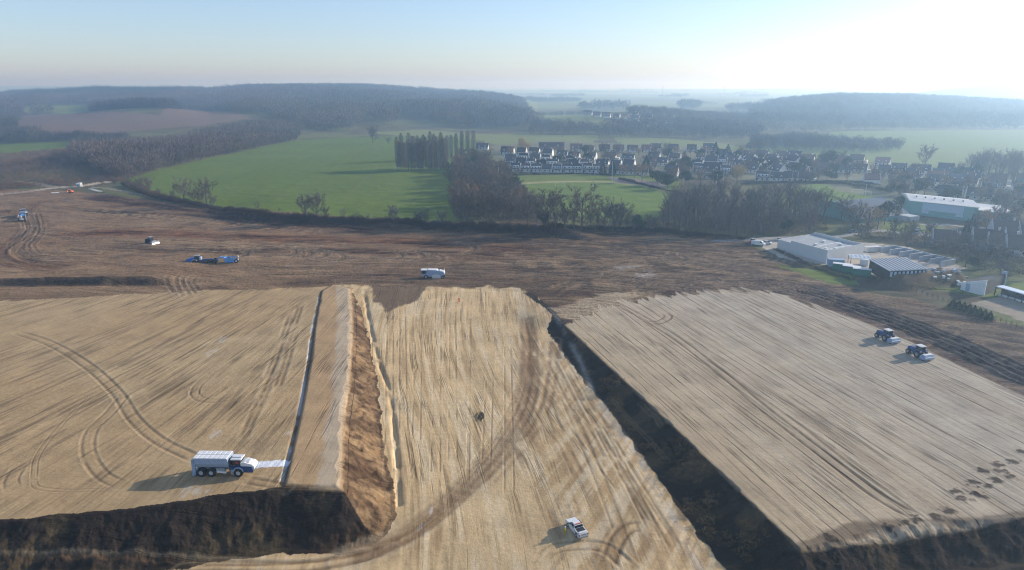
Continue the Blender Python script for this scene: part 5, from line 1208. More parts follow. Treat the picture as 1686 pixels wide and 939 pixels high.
def sheet():
    x, y, z = G(91, 318); m_ = MB(); n = 12
    v = [(x+(-3+6*i/n), y+(-1.2+2.4*j/4), z+.25+.22*math.sin(i*1.3+j)*math.cos(j*1.7)+(0 if 0 < i < n and 0 < j < 4 else -.22)) for j in range(5) for i in range(n+1)]
    m_.add(v, [(j*(n+1)+i, j*(n+1)+i+1, (j+1)*(n+1)+i+1, (j+1)*(n+1)+i) for j in range(4) for i in range(n)]); tag(m_.build('white_sheet', WHITE), 'crumpled white sheet lying on the ground left of the orange excavator', 'sheet')
sheet()
for i in range(9):
    x, y, z = G(149+i*2.1, 312.5+i*.55); b = MB(); a = R(20+i*4); dx, dy = math.cos(a)*1.4, math.sin(a)*1.4
    b.cyl((x-dx, y-dy, z+.42), (x+dx, y+dy, z+.42), .38, n=14); tag(b.build('concrete_pipe', mat('concrete_pipe_%d' % i, (.42, .41, .38), .9, .15, 1)), 'pale concrete pipe, %s from the left in the row behind the site cabin' % ordw(i+1), 'pipe', 'concrete pipes in a row beside the track')
# vehicles near the warehouse
van(1248, 404, R(-28), 'white panel van beside the red machine left of the warehouse', 6.2)
def car(px, py, rz, label, body=WHITE, group=None):
    x, y, z = G(px, py); e = empty('parked_car', label, 'car', x, y, z, rz, group)
    MB().prism([(-2.1, .35), (-2.15, .8), (-2.0, 1.0), (-1.2, 1.05), (1.0, 1.0), (1.9, .85), (2.15, .65), (2.1, .32)], -.88, .88).build('body', body, e)
    MB().prism([(-1.6, 1.03), (-1.1, 1.42), (.3, 1.44), (1.05, 1.0)], -.78, .78).build('window_band', GLASS, e); MB().prism([(-1.15, 1.41), (-1.0, 1.5), (.2, 1.5), (.35, 1.42)], -.74, .74).build('roof', body, e)
    for s in (-1, 1):
        wheel(e, 1.3, s*.8, .32, .22); wheel(e, -1.3, s*.8, .32, .22); MB().box(2.05, 2.16, min(s*.5, s*.8), max(s*.5, s*.8), .6, .75).build('headlight', STEEL, e)
    return e
car(1263, 402, R(-28), 'white car parked beside the van left of the warehouse')
car(1285, 397, R(-10), 'white car parked behind the left corner of the warehouse')
def red_machine():
    x, y, z = G(1237, 403); e = empty('red_loader', 'old red loader with pale cab next to the white van', 'loader', x, y, z, R(200))
    MB().prism([(-1.8, .7), (-1.8, 1.6), (-.2, 1.8), (1.6, 1.4), (1.7, .7)], -.7, .7).build('body', REDP, e); c = MB().box(-1.3, .1, -.7, .7, 1.7, 2.9).build('cab', GLASS, e); MB().box(-1.45, .25, -.85, .85, 2.9, 3.05).build('cab_roof', OFFW, c)
    for s in (-1, 1): wheel(e, -1.0, s*.9, .7, .4); wheel(e, 1.4, s*.9, .5, .35)
    a = MB(); a.prism([(.2, 1.7), (.4, 1.9), (2.6, 1.0), (2.5, .8)], -.7, -.55); a.prism([(.2, 1.7), (.4, 1.9), (2.6, 1.0), (2.5, .8)], .55, .7); a.build('loader_arm', REDP, e); MB().prism([(2.5, .2), (2.4, 1.1), (2.6, 1.1), (2.7, .4), (3.2, .2)], -1.1, 1.1).build('bucket', DARKM, e)
red_machine()
# ------------------------------------------------------------------ houses
TILE_D = mat('dark_slate_roof', (.070, .064, .064), .95, .15, 1.2, obj=.9); TILE_B = mat('brown_tile_roof', (.10, .07, .055), .95, .15, 1.2, obj=.4)
TILE_R = mat('red_tile_roof', (.22, .12, .085), .95, .12, 1.2, obj=.4); RENDER_W = mat('white_render', (.64, .61, .56), .8, .08, .6, obj=.35); RENDER_C = mat('cream_render', (.60, .53, .44), .8, .06, .6, obj=.15)
RENDER_G = mat('grey_render', (.42, .42, .42), .8, .06, .6); BRICK = mat('brown_brick', (.26, .13, .09), .85, .12, 2); WINGLASS = mat('window_glass', (.04, .05, .065), .2, .05, 1, 0, .6); FRAME = mat('window_frame_white', (.7, .7, .7), .5, .04, 1)
def ztop(x, y, py):
    d = ray(CX, py); return CAM_H+y*d[2]/d[1]
def house(w, d, hw, rh, roof, wall, parapet=True, dormer='', chim=True, garage=False, pw=None):
    """ridge along x; the garden side faces -y"""
    e = empty('house', 'house', 'house', 0, 0, -200); g = .3 if parapet else 0
    b = MB(); b.prismx([(-d/2, -.5), (d/2, -.5), (d/2, hw), (0, hw+rh-.15), (-d/2, hw)], -w/2+.02, w/2-.02); wl = b.build('wall', wall, e)
    if parapet:
        for s in (-1, 1):
            p = MB(); p.prismx([(-d/2-.25, -.5), (d/2+.25, -.5), (d/2+.25, hw+.2), (0, hw+rh+.45), (-d/2-.25, hw+.2)], s*w/2-.16, s*w/2+.16)
            p.build('gable_wall', pw or RENDER_W, e)
    r = MB(); o = .35; k = rh/(d/2); x0, x1 = -w/2+(.17 if parapet else -.3), w/2-(.17 if parapet else -.3)
    for s in (-1, 1): r.prismx([(s*(d/2+o), hw-k*o+.02), (s*(d/2+o), hw-k*o+.24), (0, hw+rh+.22), (0, hw+rh-.02)][::s], x0, x1)
    rf = r.build('roof', roof, e)
    if chim:
        c = MB(); cx_ = w*.32; c.box(cx_-.35, cx_+.35, -.3, .3, hw+rh*.5, hw+rh+1.1); c.box(cx_-.42, cx_+.42, -.37, .37, hw+rh+1.1, hw+rh+1.2); c.build('chimney', wall, rf)
    n = max(2, int(w//3)); yw = -d/2
    for i in range(n):
        cx_ = -w/2+w*(i+.5)/n
        f = MB(); f.box(cx_-.62, cx_+.62, yw-.04, yw+.02, .85, 2.25); fo = f.build('window', FRAME, e); MB().box(cx_-.52, cx_+.52, yw-.07, yw-.03, .95, 2.15).build('pane', WINGLASS, fo)
        if hw > 4: f = MB(); f.box(cx_-.62, cx_+.62, yw-.04, yw+.02, 3.3, 4.5); fo = f.build('window', FRAME, e); MB().box(cx_-.52, cx_+.52, yw-.07, yw-.03, 3.4, 4.4).build('pane', WINGLASS, fo)
    MB().box(-w/2+.5, -w/2+1.4, yw-.05, yw+.02, 0, 2.1).build('door', TILE_B, e)
    if dormer == 'band':
        z0, z1 = hw+rh*.12, hw+rh*.52; y0 = -d/2+.1
        m_ = MB(); m_.prismx([(y0, z0), (-.2, z0), (-.2, z1+.3), (y0-.15, z1)], -w/2+.9, w/2-.9); do = m_.build('dormer', FRAME, rf)
        for i in range(n): cx_ = -w/2+.9+(w-1.8)*(i+.5)/n; MB().box(cx_-.5, cx_+.5, y0-.18, y0-.02, z0+.35, z1-.15).build('dormer_window', WINGLASS, do)
    if dormer == 'gable':
        for s in (-.25, .25):
            m_ = MB(); cx_ = w*s; y0 = -d/2+.5; z0 = hw+.2
            m_.v = []; m_.prism([(cx_-.9, z0), (cx_+.9, z0), (cx_+.9, z0+1.1), (cx_, z0+2.0), (cx_-.9, z0+1.1)], y0, -.4); do = m_.build('dormer', FRAME, rf); MB().box(cx_-.4, cx_+.4, y0-.05, y0+.0, z0+.25, z0+1.1).build('dormer_window', WINGLASS, do)
    if garage: MB().box(w/2+.2, w/2+3.2, -d/2+.5, d/2-1, -.4, 2.6).build('garage', wall, e)
    return e
PH = {}
PH['ta'] = house(9.5, 8.5, 3.0, 4.2, TILE_D, RENDER_W, True, 'band'); PH['tb'] = house(10.5, 8.5, 3.2, 4.0, TILE_D, RENDER_W, True, ''); PH['tc'] = house(8.5, 8.5, 3.0, 4.4, TILE_B, RENDER_W, True, 'band')
PH['da'] = house(13, 9, 3.0, 4.6, TILE_D, RENDER_W, False, 'gable'); PH['db'] = house(12, 9, 3.0, 4.4, TILE_B, RENDER_C, False, '', garage=True); PH['dc'] = house(13, 9.5, 3.0, 4.6, TILE_R, RENDER_C, False, 'gable')
PH['dd'] = house(14, 9, 3.0, 4.8, TILE_D, RENDER_C, True, 'gable', garage=True); PH['de'] = house(11, 9, 5.2, 3.8, TILE_D, RENDER_W, False, '')
PH['tg'] = house(10.5, 9, 3.0, 4.2, TILE_B, RENDER_G, True, '', pw=RENDER_G); PH['br'] = house(34, 12, 5.0, 5.0, TILE_B, BRICK, False, 'gable'); PH['dr'] = house(12, 9, 3.0, 4.2, TILE_R, RENDER_W, True, '')
used_h = set()
KIND = {'tg': 'brown-roofed grey terraced house', 'ta': 'dark-roofed white dormer house', 'tb': 'dark-roofed white terraced house', 'tc': 'brown-roofed white dormer house', 'da': 'dark-roofed white house', 'db': 'brown-roofed cream house', 'dc': 'red-roofed cream house', 'dd': 'dark-roofed cream house', 'de': 'tall dark-roofed white house', 'br': 'long brick building', 'dr': 'red-roofed white house'}
def put_house(k, x, y, rz, label, group=None, s=1.0, name='house'):
    src = PH[k]
    if k in used_h: e = copy_tree(src)
    else: e = src; used_h.add(k)
    e.name = name; e.location = (x, y, H1(x, y)+.1); e.rotation_euler = (0, 0, rz); e.scale = (s, s, s); e['label'] = label
    if group: e['group'] = group
    q = s*random.uniform(.86, 1.08); e.scale = (q*random.uniform(.9, 1.1), q, q*random.uniform(.92, 1.08))
    return e
def hrow(a, b, n, kinds, rz, where, jit=1.0, s=1.0):
    A, B = G(*a), G(*b); L = math.hypot(A[0]-B[0], A[1]-B[1])
    if kinds[0][0] == 'd': n = max(1, min(n, int(L/((abs(math.cos(R(rz)))*11.5+abs(math.sin(R(rz)))*9)*s*1.1))+1))
    for i in range(n):
        t = i/max(1, n-1); px = a[0]+(b[0]-a[0])*t+random.uniform(-jit, jit); py = a[1]+(b[1]-a[1])*t+(random.uniform(-jit, jit)*.12)
        k = kinds[i % len(kinds)] if jit <= 1 else random.choice(kinds); x, y, z = G(px, py)
        put_house(k, x, y, R(rz+random.uniform(-2, 2)*(.5 if jit <= 1 else 4)), '%s, %s from left %s' % (KIND[k], ordw(i+1), where), 'houses '+where, s)
hrow((848,282.5),(985,284.5), 9, ['ta','tc','ta','tb','ta','tc'], -12, 'in the front terrace by the pitch')
hrow((840,274),(962,277), 8, ['ta','tb','tc','tb','ta'], -12, 'in the second terrace')
hrow((842,266),(938,268), 6, ['tb','ta','tb','tc'], -12, 'in the third terrace')
hrow((836,254),(925,258), 6, ['da','tb','de','tb','da'], -15, 'in the back row behind the terraces')
hrow((795,246),(800,246), 1, ['da'], -5, 'alone beside the right end of the poplars')
hrow((950,271),(1035,277), 5, ['tb','ta','da','tb'], -22, 'left of the big conifer')
hrow((945,261),(1035,265), 5, ['da','tb','db','da'], -22, 'in the row behind the big conifer')
hrow((948,249),(1065,250), 6, ['dc','dr','db','dc','da'], -10, 'in the red-roofed back row')
hrow((1012,286),(1058,288), 3, ['tb','da'], -12, 'beside the big conifer')
hrow((1078,261),(1112,264), 3, ['da','tb'], -25, 'right of the big conifer')
hrow((1086,272),(1148,277), 4, ['da','tb','ta'], -25, 'nearer, right of the big conifer')
hrow((1106,290),(1168,294), 4, ['de','ta','db','tb'], -22, 'behind the running track')
hrow((1080,247),(1165,249), 4, ['dr','db','dd','da'], -12, 'on the rear edge beyond the big conifer', 3)
hrow((1152,268),(1188,272), 3, ['ta','tb'], -18, 'in the short row mid-village')
hrow((1150,283),(1195,287), 3, ['ta','da'], -18, 'behind the golden willow')
hrow((1190,258),(1290,262), 6, ['dd','db','dc','da'], -55, 'in the rear row mid-village', 4)
hrow((1205,270),(1305,274), 6, ['dd','da','de'], -60, 'in the second row mid-village', 4)
hrow((1238,284),(1318,288), 5, ['da','tb','dd'], -62, 'in the third row mid-village', 3)
hrow((1255,297),(1322,299), 4, ['ta','da','tb','db'], -20, 'behind the right pitch')
hrow((1308,262),(1385,270), 4, ['dc','da','db'], -32, 'on the rear edge right of mid-village', 4)
hrow((1330,278),(1385,284), 3, ['da','db'], -30, 'inside trees right of mid-village', 3)
hrow((1410,268),(1452,272), 3, ['db','dc','da'], -35, 'on the rear edge by the meadow')
hrow((1415,283),(1455,286), 3, ['dd','tb'], -30, 'in the row near the red-roofed house')
put_house('dr', *G(1434,301)[:2], R(160), 'red-roofed house with one bright white wing, in front of the right village')
hrow((1480,283),(1590,290), 6, ['da','dd','de','db'], -32, 'in the rear row of the right village', 3)
hrow((1500,296),(1580,302), 5, ['dd','dc','da'], -30, 'in the second row of the right village', 3)
hrow((1520,310),(1680,320), 7, ['da','tb','dd','de'], -30, 'in the third row of the right village', 3)
hrow((1590,298),(1690,305), 6, ['db','da','dd'], -32, 'behind the third row at the right', 3)
hrow((1560,325),(1600,330), 2, ['da','dd'], -28, 'just above the green sports hall')
hrow((1610,328),(1690,336), 4, ['dd','db','da'], -30, 'right of the green sports hall roof', 3)
hrow((1500,290),(1600,297), 5, ['da','dd'], -30, 'between the two rear rows of the right village', 3)
hrow((1540,304),(1690,313), 6, ['dd','da','dc'], -32, 'between the middle rows of the right village', 3)
hrow((1330,270),(1390,276), 3, ['db','da'], -35, 'in the gap row right of mid-village', 3)
hrow((1200,264),(1300,268), 6, ['da','dd'], -58, 'between the rear rows mid-village', 4)
hrow((1215,278),(1310,281), 6, ['da','de'], -60, 'between the middle rows mid-village', 4)
put_house('br', *G(908,246)[:2], R(-4), 'long dark red brick building with two white dormers behind the terraces', s=.8)
# hamlet
for i, (a, b, k, rz) in enumerate(((968,190,'da',-15),(983,192,'da',-15),(998,194,'da',-15),(1015,195,'tb',-20),(1033,199,'dc',60),(1046,200,'de',-25),(1043,189,'da',-15),(1066,196,'da',-20),(1075,205,'tb',20),(1100,204,'da',-20),(1062,208,'db',10))):
    x, y, z = G(a, b); put_house(k, x, y, R(rz), '%s, %s from the left in the distant hillside hamlet' % (KIND[k], ordw(sorted((968,983,998,1015,1033,1046,1043,1066,1075,1100,1062)).index(a)+1)), 'houses in the distant hillside hamlet', 1.25)
put_house('da', *G(1385,190)[:2], R(10), 'long pale roof glinting at the foot of the round wooded hill', s=1.5)
# near right housing below the sports hall
hrow((1552,402),(1600,408), 2, ['tg','tg'], -24, 'just behind the thicket below the green hall', 0, 1.05)
hrow((1622,410),(1680,420), 3, ['tg','tg','tg'], -24, 'in the near terrace at the right edge', 0, 1.15)
hrow((1650,392),(1695,398), 3, ['tg','tg'], -20, 'behind the near terrace at the right edge', 0, 1.1)
for k, e in PH.items():
    if k not in used_h:
        for ch in list(e.children_recursive): bpy.data.objects.remove(ch)
        bpy.data.objects.remove(e)

# ------------------------------------------------------------------ village trees
place_px('conifer', 1063, 287, 16, 'conifer', 'tallest dark conifer standing at the front of the village', w=1.35)
place_px('conifer', 992, 287, 13, 'conifer', 'dark conifer at the right end of the front terrace, left of two'); place_px('conifer', 1009, 287, 11, 'conifer', 'dark conifer beside the tall floodlight mast, right of two')
place_px('willow', 1213, 304, 15, 'willow', 'golden willow at the front edge of the village'); place_px('willow', 859, 249, 15, 'willow', 'golden willow at the left rear corner of the village', w=.8); place_px('willow', 868, 250, 10, 'willow', 'smaller golden willow beside the left rear corner of the village', w=.9)
place_px('evergreen', 1082, 306, 12, 'evergreen_tree', 'dark evergreen on the grass beside the running track'); place_px('evergreen', 1099, 312, 11, 'evergreen_tree', 'broad dark evergreen at the right end of the running track', w=1.3)
place_px('conifer', 1177, 262, 17, 'conifer', 'left one of two dark conifers at the rear of the village', w=1.3); place_px('conifer', 1197, 264, 16, 'conifer', 'right one of two dark conifers at the rear of the village', w=1.3)
place_px('evergreen', 1362, 276, 16, 'evergreen_tree', 'large dark evergreen at the rear edge right of the village middle'); place_px('bare', 1522, 277, 19, 'bare_tree', 'big lone bare tree on the meadow behind the right village')
place_px('conifer', 1605, 296, 14, 'conifer', 'dark conifer at the rear of the right village', w=1.6); place_px('conifer', 1600, 376, 8, 'conifer', 'small dark conifer by the road below the green sports hall')
for i, (a, b, h) in enumerate(((1026,293,11),(1045,293,10),(1057,299,14),(1004,264,8),(922,268,9))): place_px('pale', a, b, h, 'bare_tree', '%s pale bare tree from the left on the lawn in front of the conifers' % ordw(sorted((1026,1045,1057,1004,922)).index(a)+1))
vt = []
for (x0, y0, x1, y1, n) in ((840,252,945,283,12),(945,262,1010,284,9),(945,250,1060,262,14),(1060,252,1160,290,26),(1090,296,1200,306,12),(1150,256,1300,270,18),(1200,272,1330,296,16),(1325,268,1400,300,26),(1320,296,1350,306,5),(1400,284,1500,300,10),(1455,296,1530,322,20),(1500,286,1680,300,10),(1530,312,1686,340,18),(1640,338,1700,362,10),(1480,330,1500,345,3)):
    for i in range(n): vt.append((random.uniform(x0, x1), random.uniform(y0, y1)))
for i, (a, b) in enumerate(vt):
    key = random.choices(['bare', 'pale', 'evergreen', 'conifer', 'tall'], [9, 4, 3, 1.2, 4])[0]; h = random.uniform(6, 12)
    side = 'left part' if a < 1150 else ('middle' if a < 1400 else 'right part')
    kind = {'bare': 'leafless garden tree', 'pale': 'pale brown garden tree', 'evergreen': 'dark evergreen garden tree', 'conifer': 'dark pointed garden conifer', 'tall': 'slender leafless garden tree'}[key]
    place_px(key, a, b, h, 'garden_tree', '%s among the houses in the %s of the village' % (kind, side), '%ss among the houses in the %s of the village' % (kind, side))
hedge([(1330,303),(1390,300),(1450,306)], 2, 3, 'dark garden hedge in front of the red-roofed house', tint=(.35, .4, .35))

# ------------------------------------------------------------------ affine building helper
class AB:
    """boxes in a building frame: origin at the near corner, u and v along two walls (metres)"""
    def __init__(s, B, A, C, z=None):
        s.B = np.array(B[:2]); s.u = np.array(A[:2])-s.B; s.v = np.array(C[:2])-s.B; s.z = B[2] if z is None else z
        s.Lu = np.linalg.norm(s.u); s.Lv = np.linalg.norm(s.v); s.u /= s.Lu; s.v /= s.Lv
    def p(s, a, b, z): q = s.u*a+s.v*b; return (q[0], q[1], z)
    def box(s, m, a0, a1, b0, b1, z0, z1):
        m.add([s.p(a, b, z) for a in (a0, a1) for b in (b0, b1) for z in (z0, z1)], [(0,1,3,2),(4,6,7,5),(0,4,5,1),(2,3,7,6),(0,2,6,4),(1,5,7,3)]); return m
PANEL = mat('pale_wall_panel', (.56, .56, .54), .6, .05, .3); ROOFG = mat('grey_roof_membrane', (.34, .35, .35), .8, .12, .25); CONC = mat('concrete', (.40, .41, .42), .9, .12, .6); SOLAR = mat('solar_panel', (.10, .12, .15), .6, .1, .5, 0, .2); SHEDROOF = mat('pale_shed_roof', (.34, .38, .42), .7, .1, .5)
GREENW = mat('sea_green_cladding', (.16, .34, .31), .6, .06, .3); POLY = mat('translucent_cladding', (.42, .52, .60), .5, .05, .5); DARKW = mat('dark_timber_wall', (.045, .04, .038), .8, .15, .8); ROOFB = mat('blue_grey_roof', (.06, .075, .10), .6, .08, .3); ROOFP = mat('pale_sheet_roof', (.62, .60, .56), .6, .1, .25)
def warehouse():
    A, B, C = G(1279,410.6), G(1360,434.3), G(1420,423.6); f = AB(B, A, C); h = ztop(B[0], B[1], 412.4)-B[2]
    e = empty('warehouse', 'pale grey flat-roofed warehouse between the earthworks and the yard', 'warehouse', B[0], B[1], B[2]); Lu, Lv = f.Lu, f.Lv; t = .35
    w = MB(); k = Lu*.72
    f.box(w, 0, k, 0, t, -1.5, h); f.box(w, k, Lu, 0, t, -1.5, h-1.0); f.box(w, 0, t, t, Lv, -1.5, h); f.box(w, Lu-t, Lu, t, Lv, -1.5, h-1.0); f.box(w, t, Lu-t, Lv-t, Lv, -1.5, h-.15); wo = w.build('wall', PANEL, e)
    r = MB(); f.box(r, t, Lu-t, t, Lv-t, 0, h-1.3); rf = r.build('roof', ROOFG, e)
    for a in (.12, .34): 
        b = MB(); f.box(b, Lu*a, Lu*a+.5, Lv*.12, Lv*.85, h-1.3, h-.85); b.build('roof_upstand', WHITE, rf)
    for a, b_ in ((.08,.35),(.22,.7),(.42,.3),(.5,.62),(.15,.2)):
        b = MB(); f.box(b, Lu*a, Lu*a+1.6, Lv*b_, Lv*b_+1.2, h-1.3, h-.7); b.build('skylight', WHITE, rf)
    s = MB()
    for i in range(1, 18): f.box(s, Lu*i/18-.012, Lu*i/18+.012, -.04, 0, -1.0, h-1.1)
    s.build('wall_joint', GREYM, wo)
warehouse()
def solar_shed():
    A, B, C = G(1429,451), G(1463,461), G(1525,449); f = AB(B, A, C); h = ztop(B[0], B[1], 445.4)-B[2]; Lu, Lv = f.Lu, f.Lv
    e = empty('solar_shed', 'dark shed with striped solar-panelled roof beside the yard', 'shed', B[0], B[1], B[2])
    w = MB(); f.box(w, 0, Lu, 0, Lv, -1, h-.3); wo = w.build('wall', DARKW, e)
    r = MB(); f.box(r, -.4, Lu+.4, -.4, Lv+.4, h-.3, h); rf = r.build('roof', SHEDROOF, e)
    for i in range(10): b = MB(); f.box(b, -.3, Lu+.3, Lv*(i+.3)/10, Lv*(i+.75)/10, h+.01, h+.05); b.build('solar_panel_row', SOLAR, rf)
    for i in range(9): b = MB(); f.box(b, -.06, 0, Lv*(i+.15)/9, Lv*(i+.7)/9, h-2.6, h-.7); b.build('clerestory_panel', POLY, wo)
solar_shed()
def container(px, py, L, W, Hh, rz, m, label, name='container', lid=None):
    x, y, z = G(px, py); e = empty(name, label, 'container', x, y, z, rz); b = MB(); b.box(-L/2, L/2, -W/2, W/2, .15, Hh)
    n = int(L/.5)
    for i in range(n): xx = -L/2+.25+i*L/n; b.box(xx-.09, xx+.09, -W/2-.06, -W/2, .25, Hh-.15); b.box(xx-.09, xx+.09, W/2, W/2+.06, .25, Hh-.15)
    b.build('body', m, e); MB().box(-L/2-.05, L/2+.05, -W/2-.09, W/2+.09, Hh, Hh+.1).build('lid', lid or m, e); MB().box(L/2, L/2+.08, -W/2+.2, W/2-.2, .3, Hh-.1).build('end_door', m, e)
container(1386,446, 7, 2.6, 2.9, R(-30), GREENP, 'green container with white top, nearest the warehouse corner', lid=WHITE)
container(1401,449.5, 6.5, 2.6, 2.8, R(-30), GREENP, 'green container with white top, in the middle of three', lid=WHITE)
container(1418,454, 6.5, 2.6, 2.8, R(-30), GREENP, 'green container with white top, nearest the solar-roofed shed', lid=WHITE)
container(1375,438.5, 6, 3, 3.0, R(-12), PALEB, 'pale grey container against the warehouse wall'); container(1436,414.5, 7, 2.5, 2.3, R(12), OFFW, 'pale grey skip-like container by the far side of the yard'); container(1422,437, 3, 2.5, 2.6, R(-30), WHITE, 'small white container between the green ones and the yard')
def lean_to():
    x, y, z = G(1414, 434); e = empty('canopy', 'small open canopy with bright white striped roof in the yard', 'canopy', x, y, z, R(-12))
    r = MB(); r.prismx([(-2.2, 2.6), (-2.2, 2.75), (2.2, 3.3), (2.2, 3.15)], -4, 4); ro = r.build('roof', WHITE, e)
    for i in range(5): MB().prismx([(-1.2, 2.92), (-1.2, 2.97), (1.5, 3.30), (1.5, 3.25)], -3.4+i*1.6, -2.7+i*1.6).build('roof_light', POLY, ro)
    for a in (-3.8, 3.8):
        for b in (-2, 2): MB().box(a-.1, a+.1, b-.1, b+.1, 0, 2.9).build('post', GREYM, e)
lean_to()
# concrete bays
def bays():
    B, A = G(1571,436), G(1472,412); d = np.array(A[:2])-np.array(B[:2]); L = np.linalg.norm(d); d /= L; nrm = np.array([d[1], -d[0]]); 
    if nrm[1] > 0: nrm = -nrm
    e = empty('storage_bays', 'row of pale concrete storage bays along the back of the yard', 'storage bays', B[0], B[1], B[2]); f = AB(B, A, (B[0]+nrm[0]*10, B[1]+nrm[1]*10, 0))
    m_ = MB(); f.box(m_, 0, L, -.5, 0, -.5, 2.4); m_.build('back_wall', CONC, e)
    for i in range(7): m_ = MB(); a = L*i/6; f.box(m_, a-.3, a+.3, 0.003, 9, -.5, 2.4); m_.build('dividing_wall', CONC, e)
bays()
def litter(px, py, label, n=16, r=5):
    x, y, z = G(px, py)
    for i in range(n):
        a, b = random.gauss(0, r), random.gauss(0, r*.8); L = random.uniform(.6, 1.6); m_ = MB(); q = random.uniform(0, 3); zz = H1(x+a, y+b); c, s = math.cos(q), math.sin(q)
        hh = random.uniform(.3, 1.0); m_.add([(c*u-s*v, s*u+c*v, w) for u in (-L/2, L/2) for v in (-.5, .5) for w in (-.1, hh)], [(0,1,3,2),(4,6,7,5),(0,4,5,1),(2,3,7,6),(0,2,6,4),(1,5,7,3)])
        m_.add([(c*u-s*v, s*u+c*v, hh+.12) for u in (-L/2-.08, L/2+.08) for v in (-.55, .55)]+[(c*u-s*v, s*u+c*v, hh+.02) for u in (-L/2-.08, L/2+.08) for v in (-.55, .55)], [(0,2,3,1),(4,5,7,6),(0,1,5,4),(2,6,7,3),(0,4,6,2),(1,3,7,5)])
        o = m_.build('material_pallet', random.choice([CONC, PALEB, WHITE, GREYM])); o.location = (x+a, y+b, zz); tag(o, label, 'pallet', 'stacked pallets and scrap at the right end of the yard')
litter(1552, 446, 'small pallet of scrap or stone at the right end of the yard', 18, 5)
def pavilion():
    A, B = G(1581,477), G(1620,487); D = G(1651,472.5); f = AB(B, A, D); Lu, Lv = f.Lu, f.Lv
    hA = ztop(A[0], A[1], 465.4)-B[2]; hB = ztop(B[0], B[1], 462.0)-B[2]; e = empty('pavilion', 'modern wedge-shaped white building with dark side wall near the right edge', 'building', B[0], B[1], B[2])
    w = MB(); w.add([f.p(0, 0, -.5), f.p(Lu, 0, -.5), f.p(Lu, 0, hA), f.p(0, 0, hB), f.p(0, .5, -.5), f.p(Lu, .5, -.5), f.p(Lu, .5, hA), f.p(0, .5, hB)], [(0,1,2,3),(7,6,5,4),(0,4,5,1),(1,5,6,2),(2,6,7,3),(3,7,4,0)]); wo = w.build('white_wall', WHITE, e)
    m_ = MB(); f.box(m_, Lu*.62, Lu*.8, -.05, 0, .2, 3.0); m_.build('door', PALEB, wo)
    b = MB(); b.add([f.p(.1, .5, -.5), f.p(Lu-.1, .5, -.5), f.p(Lu-.1, .5, hA-.4), f.p(.1, .5, hB-.4), f.p(.1, Lv, -.5), f.p(Lu-.1, Lv, -.5), f.p(Lu-.1, Lv, hA-.4), f.p(.1, Lv, hB-.4)], [(0,1,2,3),(7,6,5,4),(0,4,5,1),(1,5,6,2),(2,6,7,3),(3,7,4,0)]); b.build('hall', DARKW, e)
    m_ = MB(); f.box(m_, -.4, 1.2, Lv, Lv+.5, -.5, hB+.5); m_.build('end_fin', PALEB, e)
pavilion()
def long_canopy():
    A, B = G(1636,487), G(1720,510); d = np.array(B[:2])-np.array(A[:2]); L = np.linalg.norm(d)*1.1; e = empty('covered_walkway', 'long covered walkway with bright white roof edge at the right border', 'canopy', A[0], A[1], A[2], math.atan2(d[1], d[0]))
    MB().box(0, L, 0, 3.6, 3.3, 3.6).build('roof', STEEL, e); 
    for i in range(9): MB().box(L*i/8-.12, L*i/8+.12, .2, .44, -.4, 3.3).build('post', DARKM, e)
    MB().box(0, L, 3.2, 3.5, -.4, 3.3).build('rear_wall', DARKW, e)
    for i in range(12): MB().box(L*i/12+.8, L*i/12+2.6, 1.0, 1.5, -.2, .9).build('bench_block', WHITE, e)
long_canopy()
hy = [(1500+i*8.6, 481+i*3.1) for i in range(24)]
for i, (a, b) in enumerate(hy):
    if 8 <= i <= 15: place_px('conifer', a, b, 3.2, 'shrub', 'small pale columnar shrub, %s along the fence by the wedge-shaped building' % ordw(i-7), 'columnar shrubs along the fence', w=1.6)
    else: place_px('sparse', a, b, 2.4, 'sapling', 'staked sapling in the line beside the earthworks at the right', 'staked saplings beside the earthworks', w=.6)
